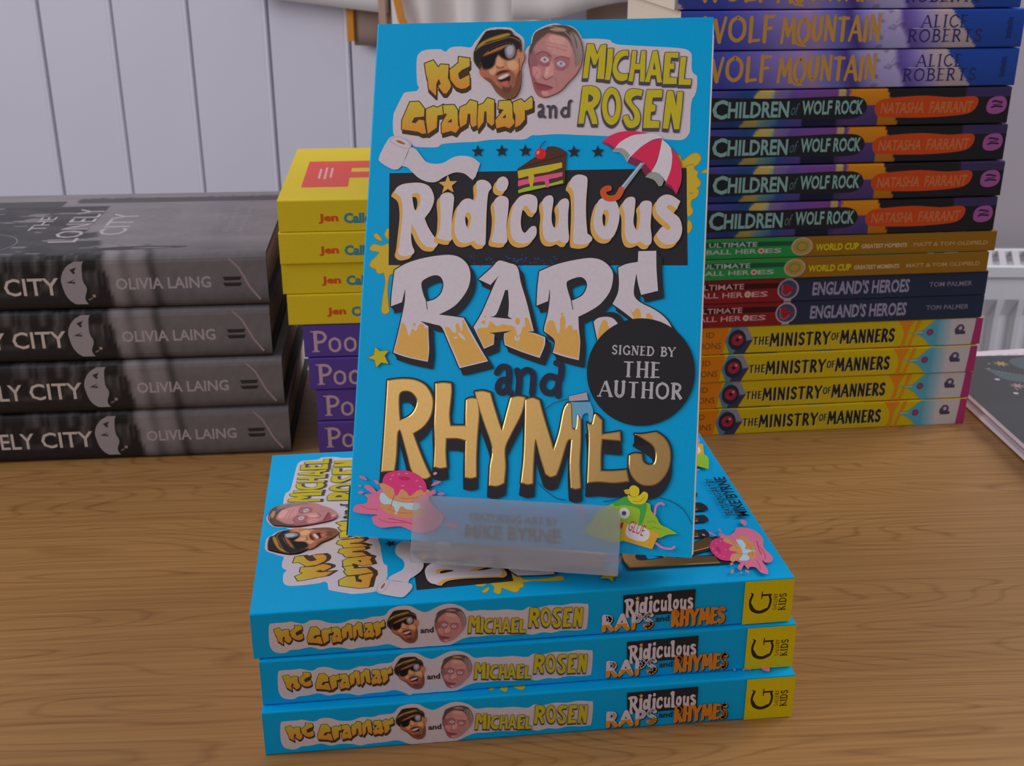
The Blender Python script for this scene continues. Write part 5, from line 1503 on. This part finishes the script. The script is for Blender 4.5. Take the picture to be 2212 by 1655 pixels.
# -- four yellow and orange
TM = 16.75
mk = Ink(); mk.clip = (0, .12, 198, TM - .55)
blk = C(30, 28, 30)
mk.fill([[(0, 0), (43.5, 0), (46.5, TM), (0, TM)]], C(178, 104, 12, 2.0))
mk.text('ID', 33.5, 10.2, 38.0, 13.6, C(86, 50, 16)); mk.text('IONS', 31.5, 3.4, 42.4, 7.2, C(86, 50, 16))
mk.fill([[(47.5, 0), (44.5, 8), (48, TM), (57, TM), (61.0, 8.6), (56.5, 0)]], C(70, 110, 128))
mk.fill([[(51.5, TM), (57, TM), (61.0, 8.6), (59, 7)]], C(118, 118, 128))
mk.fill([[(61.0, 8.4), (56.5, 0), (50, 0), (53, 7)]], C(46, 48, 74))
mk.disc(51.6, 8.4, 5.2, C(34, 36, 52), 20, ry=6.2); mk.disc(51.8, 8.5, 3.5, C(140, 36, 52), 20); mk.disc(51.8, 8.5, 1.1, C(30, 20, 26), 12); mk.disc(53.2, 10.0, .8, C(210, 120, 130), 10)
def mtext(s, a, b, z0, z1):
    for o_, c_ in ((.5, C(190, 176, 84)), (0, blk)):
        mk.letters(s, a + o_, z0 - o_, b + o_, z1 - o_, c_, thick=.2, thin=.16, serif=0, gap=.24)
mtext('THE', 61.2, 70.2, 5.2, 9.6); mtext('MINISTRY', 71.2, 106.4, 4.0, 11.2); mtext('OF', 107.6, 111.9, 6.2, 10.2); mtext('MANNERS', 113.0, 145.0, 4.0, 11.4)
orr = C(206, 110, 20)
mk.fill([catmull([(146.5, TM, 1), (156.5, TM, 1), (153.4, 11, 0), (152.6, 6, 0), (151.5, 0, 1), (149.2, 0, 1), (151, 6, 0), (150.2, 11, 0)], True, 3)], orr)
mk.fill([[(158.5, TM), (160.6, TM), (156.4, 5), (155.2, 0), (153.6, 0), (156.4, 8)]], orr)
tq = C(72, 140, 158)
mk.fill([catmull([(151.5, 8.6, 1), (156.5, 8.9, 0), (162, 10.0, 0), (166, 13.4, 0), (170, TM, 1), (180, TM, 1), (180, 0, 1), (167.5, 0, 1), (164.5, 3.8, 0), (161, 6.4, 0), (156.5, 8.3, 0)], True, 3)], tq)
for j_ in range(10):
    q_ = 171.5 + j_ * .95
    mk.rect(q_, 0.2, q_ + .96, TM - .2, mixc(tq, C(168, 164, 168), (j_ + 1) / 10))
mk.rect(180.8, 0.2, 193.6, TM - .2, C(168, 162, 162))
for zz_ in range(14): mk.stroke([(171, 1.6 + zz_), (177 + (zz_ % 2), 1.6 + zz_)], .22, C(120, 160, 172), cap=False)
mk.disc(166.6, 8.6, 2.1, C(80, 60, 100), 14); mk.disc(166.6, 8.6, 1.2, C(150, 50, 70), 12)
mk.stroke([(157.5, 8.6), (162, 8.6)], .5, C(176, 168, 90))
mk.disc(184.8, 10.2, 2.6, C(72, 66, 84), 18); mk.rect(182.2, 6.6, 188.2, 8.6, C(60, 56, 76)); mk.disc(184.9, 10.4, 1.1, C(160, 152, 160), 12)
mk.rect(181.6, 7.8, 183.4, 10.4, C(60, 56, 76))
mk.fill([[(192.6, 0), (193.9, TM), (198, TM), (198, 0)]], C(146, 46, 92))
mct = Ink()
rs = random.Random(11)
for j_ in range(22):
    x_ = rs.uniform(8, 196)
    mct.rect(0.8, x_, 4.6, x_ + rs.uniform(5, 16), rs.choice([C(196, 90, 30), C(60, 110, 150), C(60, 54, 80), C(190, 120, 20), C(150, 60, 90)]))
mini = book_meshes('yellow_spined_paperback', 198, 129, TM - .4, flat(C(168, 148, 14, 2.0)), mk, mct)
names = ['lowest yellow and orange spined paperback, on the table at the right', 'second from the bottom of the yellow and orange spined paperbacks',
         'third from the bottom of the yellow and orange spined paperbacks', 'uppermost yellow and orange spined paperback, under the navy and red ones']
for i, (xe, dy) in enumerate(((196.0, 0), (197.0, .8), (197.3, 0.2), (198.6, 1.2))):
    right_book(mini, xe, 198, i * TM, names[i], 'yellow and orange spined paperbacks in the right stack', dy)

# -- two red and navy
TE = 14.1
z_now = 4 * TM
def heroes(text_col, left, dark, panel, right_words, badge, sx=0.0):
    k_ = Ink(); k_.clip = (0, .12, 198, 13.7)
    k_.fill([[(0, 0), (80.5 + sx, 0), (80.5 + sx, 14.1), (0, 14.1)]], left)
    k_.fill([[(0, 7.6), (80, 8.0), (80, 11.0), (0, 12.2)]], dark)
    k_.T = (1, 0, sx, 0, 1, 0)
    k_.text('ULTIMATE', 27.4, 8.0, 54.8, 11.2, text_col, bold=.02)
    k_.text('FOOTBALL HER', 8.2, 3.2, 54.6, 6.4, text_col, bold=.02)
    k_.text('ES', 59.4, 3.2, 68.8, 6.4, text_col, bold=.02)
    k_.disc(57.2, 4.9, 1.9, C(186, 150, 140), 14); k_.disc(57.2, 4.9, .9, badge[2], 10)
    k_.rect(80.5, 0, 198, 14.1, panel)
    k_.rect(78.4, 0, 82.6, 14.1, badge[3]) if badge[3] else None
    k_.disc(80.4, 7.1, 6.2, badge[0], 32); k_.disc(80.4, 7.1, 5.3, badge[1], 32)
    k_.T = None
    return k_
sil = C(150, 140, 142)
ek = heroes(C(176, 130, 132), C(112, 24, 26, 2.0), C(50, 14, 14), C(32, 40, 60, 2.0), None, (C(150, 134, 140), C(50, 62, 90), C(140, 130, 90), C(150, 134, 140)))
ek.stroke(catmull([(77, 9.6, 0), (77.2, 5.0, 0), (79.6, 3.4, 0), (82.2, 5.4, 0)], False, 4), .7, C(176, 70, 74))
ek.fill([catmull([(77.8, 9.0, 0), (80, 10.0, 0), (82.2, 8.0, 0), (85.4, 7.4, 1), (82.2, 6.0, 0), (80.2, 4.4, 0), (78.4, 5.8, 0)], True, 3)], C(140, 26, 30))
ek.text("ENGLAND'S HEROES", 94.7, 2.9, 151.8, 11.1, C(128, 124, 144), bold=.03)
ek.text('TOM PALMER', 163.6, 5.6, 189.2, 8.4, C(112, 110, 122), bold=.01)
et = Ink()
et.rect(.7, 120, 5, 197, C(176, 30, 34)); et.rect(.7, 2, 5, 116, C(100, 96, 110))
eng = book_meshes('navy_red_paperback', 198, 129, TE - .25, flat(C(32, 40, 60, 2.0)), ek, et)
right_book(eng, 196.9, 198, z_now, 'lower of the two red and navy spined paperbacks in the right stack', 'red and navy spined paperbacks', 0.6)
right_book(eng, 196.7, 198, z_now + TE, 'upper of the two red and navy spined paperbacks in the right stack', 'red and navy spined paperbacks', 0.2)
z_now += 2 * TE
# -- two green and gold
TW = 11.7
wk = heroes(C(150, 156, 148), C(30, 120, 58, 2.0), C(20, 74, 44), C(120, 84, 16, 2.0), None, (C(150, 140, 126), C(160, 118, 46), C(150, 60, 50), None), sx=4.2)
wk.disc(84.6, 7.1, 3.6, C(96, 124, 58), 24); wk.disc(84.6, 7.1, 2.2, C(164, 116, 44), 16)
wk.text('WORLD CUP', 92.6, 3.8, 117.4, 8.6, C(176, 164, 12), bold=.03)
wk.text('GREATEST MOMENTS', 119.0, 4.4, 145.6, 7.4, C(168, 150, 120), bold=.03)
wk.text('MATT & TOM OLDFIELD', 149.6, 4.6, 193.4, 7.4, C(156, 130, 88), bold=.02)
wk.v = [(a, b * TW / 14.1, c) for a, b, c in wk.v]
wt = Ink(); wt.rect(.7, 2, 6, 197, C(30, 90, 60)); wt.rect(.7, 18, 6, 26, C(130, 150, 140)); wt.rect(.7, 32, 6, 36, C(130, 150, 140))
wcp = book_meshes('green_gold_paperback', 198, 129, TW - .3, flat(C(120, 84, 16, 2.0)), wk, wt)
right_book(wcp, 194.6, 198, z_now, 'lower of the two green and gold spined paperbacks in the right stack', 'green and gold spined paperbacks', -1.0, 0.0)
right_book(wcp, 198.2, 198, z_now + TW, 'upper of the two green and gold spined paperbacks, under the black ended ones', 'green and gold spined paperbacks', 0.4, 0.0)
z_now += 2 * TW
# -- four colourful with black end
TC = 20.0
def child_col(x, y, z):
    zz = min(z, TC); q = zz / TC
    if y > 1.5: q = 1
    n_ = 3.0 * fbm(x, zz, .25, 3)
    xx = x + n_ - (q - .5) * 9
    stops = [(0, (52, 60, 116)), (34, (60, 60, 128)), (48, (30, 60, 110)), (52.5, (30, 70, 120)), (53.5, (176, 150, 76)), (61, (172, 156, 88)), (64, (104, 146, 140)), (70, (80, 120, 150)), (73, (50, 80, 150)), (82, (78, 70, 146)), (95, (96, 58, 128)), (103, (60, 50, 100)), (110, (84, 60, 120)), (126, (74, 60, 116))]
    col = stops[-1][1]
    for a, b in zip(stops, stops[1:]):
        if a[0] <= xx < b[0]:
            t_ = (xx - a[0]) / (b[0] - a[0]); col = tuple(a[1][i] + (b[1][i] - a[1][i]) * t_ for i in range(3)); break
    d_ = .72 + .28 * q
    if q > .5 and 66 < x < 112: col = tuple(c_ * .4 + k2 * .6 for c_, k2 in zip(col, (116, 62, 128)))
    if q > .6 and 101 < x < 106: col = (170, 146, 96)
    if q < .35 and 82 < x < 102: col = (26, 28, 58)
    if 112 + 14 * (.5 - q) + 2 * n_ < x < 136 - q * 8 and (q > .55 or x > 124): col = (190, 120, 18)
    if x > 136 - q * 8: col = (26, 25, 30); d_ = 1
    if x > 172 and q > .72: col = (50, 42, 78)
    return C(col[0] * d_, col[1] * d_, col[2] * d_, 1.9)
ck = Ink(); ck.clip = (0, .6, 198, TC - .6)
dk = C(26, 28, 34)
ck.fill([catmull([(20, 4.4, 0), (40, 3.6, 0), (70, 4.2, 0), (100, 3.8, 0), (112, 4.2, 0), (117, 7.2, 0), (117.5, 11.5, 0), (113, 15.2, 0), (100, 15.8, 0), (70, 15.0, 0), (40, 15.6, 0), (20, 15.4, 0)], True, 3)], dk)
tl = C(112, 148, 140, 1.9)
ck.text('C', 33.4, 4.6, 41.6, 14.8, tl, bold=.028)
ck.text('HILDREN', 41.9, 5.2, 75.0, 13.6, tl, bold=.028)
ck.text('of', 76.2, 6.2, 80.6, 12.6, C(66, 96, 96), shear=.3)
ck.text('WOLF', 82.0, 6.2, 98.5, 13.8, tl, bold=.028)
ck.text('ROCK', 100.4, 6.2, 115.8, 13.8, tl, bold=.028)
ck.fill([catmull([(123.5, 5.6, 0), (128, 4.4, 0), (150, 3.8, 0), (170, 4.8, 0), (177.5, 6.8, 0), (180, 11.5, 0), (177.5, 14.6, 0), (165, 14.2, 0), (150, 15.4, 0), (135, 14.8, 0), (125.5, 13.6, 0), (122.2, 10, 0)], True, 3)], C(166, 60, 20, 1.9))
ck.text('NATASHA', 125.6, 6.2, 149.8, 12.0, C(160, 98, 60), shear=.12, bold=.02)
ck.text('FARRANT', 152.8, 6.2, 177.4, 12.2, C(160, 98, 60), shear=.12, bold=.02)
ck.fill([catmull([(185.0, 9, 0), (186.2, 12.8, 0), (190, 14.4, 0), (194.4, 14.0, 0), (196.4, 10.5, 0), (195.2, 6.6, 0), (190.5, 5.0, 0), (186.2, 6.0, 0)], True, 3)], C(136, 72, 130))
ck.stroke([(188.2, 11.6), (189.4, 12.0), (193.6, 11.2)], .9, dk); ck.stroke([(188.0, 8.6), (190, 9.2), (194.0, 8.9)], .9, dk); ck.stroke([(188.6, 9.9), (193.2, 10.3)], .5, dk)
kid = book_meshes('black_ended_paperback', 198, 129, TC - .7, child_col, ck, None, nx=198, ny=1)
names = ['lowest paperback with an orange name plate and black end', 'second from the bottom of the orange plated, black ended paperbacks',
         'third from the bottom of the orange plated, black ended paperbacks', 'uppermost orange plated, black ended paperback, under the blue violet ones']
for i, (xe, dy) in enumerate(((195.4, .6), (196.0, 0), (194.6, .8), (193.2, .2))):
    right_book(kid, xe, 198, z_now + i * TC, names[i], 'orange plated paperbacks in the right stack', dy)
z_now += 4 * TC
# -- three blue violet
LW = 185
def wolf_col(x, y, z):
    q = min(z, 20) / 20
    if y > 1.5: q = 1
    w_ = 2.5 * fbm(x, z, .12, 4)
    xx = x + w_
    stops = [(0, (44, 60, 132)), (20, (52, 60, 142)), (34, (74, 72, 150)), (48, (104, 92, 156)), (60, (118, 104, 160)), (70, (138, 112, 152)), (76, (112, 106, 166)), (84, (92, 92, 158)), (92, (60, 50, 116)), (96, (92, 88, 148)), (104, (140, 134, 182)), (118, (152, 146, 190)), (121, (84, 68, 140)), (127, (104, 92, 158)), (133, (130, 120, 172)), (140, (160, 144, 152)), (152, (160, 146, 150))]
    xs_ = xx - (q - .5) * -8
    col = stops[-1][1]
    for a, b in zip(stops, stops[1:]):
        if a[0] <= xs_ < b[0]:
            t_ = (xs_ - a[0]) / (b[0] - a[0]); col = tuple(a[1][i] + (b[1][i] - a[1][i]) * t_ for i in range(3)); break
    if x > 160 - q * 16: col = (26, 62, 142)
    if 104 < x < 120 and fbm(x, z, .22, 9) > .15: col = tuple(c_ * .8 for c_ in col)
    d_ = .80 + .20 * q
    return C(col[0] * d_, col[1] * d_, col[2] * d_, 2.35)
gk = Ink(); gk.clip = (0, .6, LW, 19.4)
gd = C(166, 124, 56)
def brush(s, a, b, z0, z1):
    gk.letters(s, a, z0, b, z1, gd, thick=.17, thin=.13, serif=0, jitter=.05, gap=.16)
brush('WOLF', 12.5, 49.0, 4.2, 16.2); brush('MOUNTAIN', 53.5, 106.5, 4.0, 15.8)
gk.stroke(catmull([(60.6, 6, 0), (62.6, 2.6, 0), (67, 1.8, 0)], False, 4), 1.0, gd)
nv = C(38, 38, 84)
gk.letters('ALICE', 128.6, 10.4, 153.4, 16.6, nv, thick=.14, thin=.07)
gk.letters('ROBERTS', 122.0, 3.2, 162.4, 9.4, nv, thick=.14, thin=.07)
gk.stroke([(124, 10.0), (150, 10.0)], .3, C(170, 160, 170), cap=False)
for j_ in range(9): gk.stroke([(175.6 + .3 * (j_ % 3), 5 + j_ * 1.2), (178.8 - .3 * (j_ % 2), 5.2 + j_ * 1.2)], .7, C(24, 40, 84), cap=False)
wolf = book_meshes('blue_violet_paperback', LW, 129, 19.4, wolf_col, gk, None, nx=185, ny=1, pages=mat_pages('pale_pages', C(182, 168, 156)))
names = ['lowest of the three blue and violet spined books in the right stack', 'middle one of the three blue and violet spined books',
         'topmost blue and violet spined book, cut by the top of the photo']
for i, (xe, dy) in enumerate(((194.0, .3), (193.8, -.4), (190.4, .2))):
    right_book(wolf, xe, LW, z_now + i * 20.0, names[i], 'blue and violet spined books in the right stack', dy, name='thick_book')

# ================================================================== DARK PICTURE BOOK AND LEAFLET (far right)
yawD = math.radians(3.9 + 90)
dkk = Ink()
LD, DD, TD = 262, 260, 8.5
# page frame: local (a, b) -> x = L - b , y = a ; measured points are (x along the left edge, distance from it)
# the left edge is the fore edge here, so y = DD - distance
XO = 195.0
def dp(x, d): return (DD - d, LD - (x + XO))
leaf_ = C(72, 82, 84); gold_ = C(134, 116, 84)
dkk.fill([catmull([dp(45.7, 29.1) + (0,), dp(41.3, 34.8) + (0,), dp(36, 41.5) + (0,), dp(30, 52) + (0,), dp(28, 62) + (0,), dp(20, 60) + (0,), dp(18.5, 48) + (0,), dp(25, 34) + (0,), dp(36.6, 30.5) + (0,)], True, 4)], leaf_)
dkk.fill([catmull([dp(58, 52) + (0,), dp(64, 68) + (0,), dp(60, 90) + (0,), dp(44, 84) + (0,), dp(38, 64) + (0,), dp(44, 52) + (0,)], True, 4)], leaf_)
for j_ in range(14):
    dkk.star(*dp(39 - j_ * 1.0, 36 + j_ * 1.9), .7, gold_)
dkk.star(*dp(52.3, 43.6), 6.0, gold_, n=8, inner=.35); dkk.star(*dp(14.4, 36.5), 5.6, C(132, 108, 116), n=8, inner=.35)
for a_, b_ in ((25.7, 28.7), (2.7, 29.9)): dkk.disc(*dp(a_, b_), 1.6, C(156, 148, 150))
for a_, b_ in ((52.8, 35.7), (44.0, 31.5), (9.0, 33.5), (-30, 60), (-60, 40)): dkk.disc(*dp(a_, b_), .9, gold_)
dark = book_meshes('dark_picture_book', LD, DD, TD, flat(C(62, 62, 64, 1.7)), None, dkk, hard=True, nx=1, ny=1, mat=M_PRINT, rim=C(176, 166, 176), pages=mat_pages('dim_pages', C(128, 112, 112)))
er = Vector((-math.sin(math.radians(3.9)), math.cos(math.radians(3.9)), 0))       # along the left edge, away from the camera
dl = Vector((math.cos(math.radians(3.9)), math.sin(math.radians(3.9)), 0))
left0 = Vector((.281, .660, 0))
pD = left0 - er * (XO * MM) + dl * (DD * MM)
pD.z = 0.0012
place_book('picture_book', dark, 'large dark grey picture book with leaves and stars at the right edge', None, pD, yawD)
# white leaflet poking out from under its far edge
lf = empty('leaflet', (0.278, 0.668, 0.0), math.radians(8))
tag(lf, 'white leaflet with small print poking out behind the dark picture book', 'leaflet')
V = []; nn = 20
for side in (0, 1):
    for i in range(nn + 1):
        x = 0.230 * i / nn
        lift = 0.006 * (0.5 - .5 * math.cos(math.pi * min(1, max(0, (x - 0.02) / .08)))) * 0
        for y in (0.0, 0.084):
            V.append((x, y + 0.004 * math.sin(x * 9) * (y > 0), 0.0001 + (0.0008 if side == 0 else 0)))
Fc = []
m = 2 * (nn + 1)
for i in range(nn):
    a = 2 * i
    Fc += [(a, a + 2, a + 3, a + 1), (m + a, m + a + 1, m + a + 3, m + a + 2), (a, m + a, m + a + 2, a + 2), (a + 1, a + 3, m + a + 3, m + a + 1)]
Fc += [(0, 1, m + 1, m), (m - 2, 2 * m - 2, 2 * m - 1, m - 1)]
mesh_obj('sheet', V, Fc, mat_plain('white_paper', C(176, 166, 172), 0.7), lf)
tk = Ink()
rs = random.Random(5)
x_ = 20.0
while x_ < 215:
    w_ = rs.uniform(2, 9)
    tk.stroke([(x_ + i_ * .9, 75 + 3 * math.sin(x_ * .014) + rs.uniform(-.5, .5)) for i_ in range(int(w_ / .9) + 2)], .55, C(120, 112, 118), cap=False)
    x_ += w_ + rs.uniform(2, 4)
mesh_obj('small_print', [(a * MM, b * MM, (0.95 + c) * MM) for a, b, c in tk.v], tk.f, M_PRINT, lf, cols=tk.c)
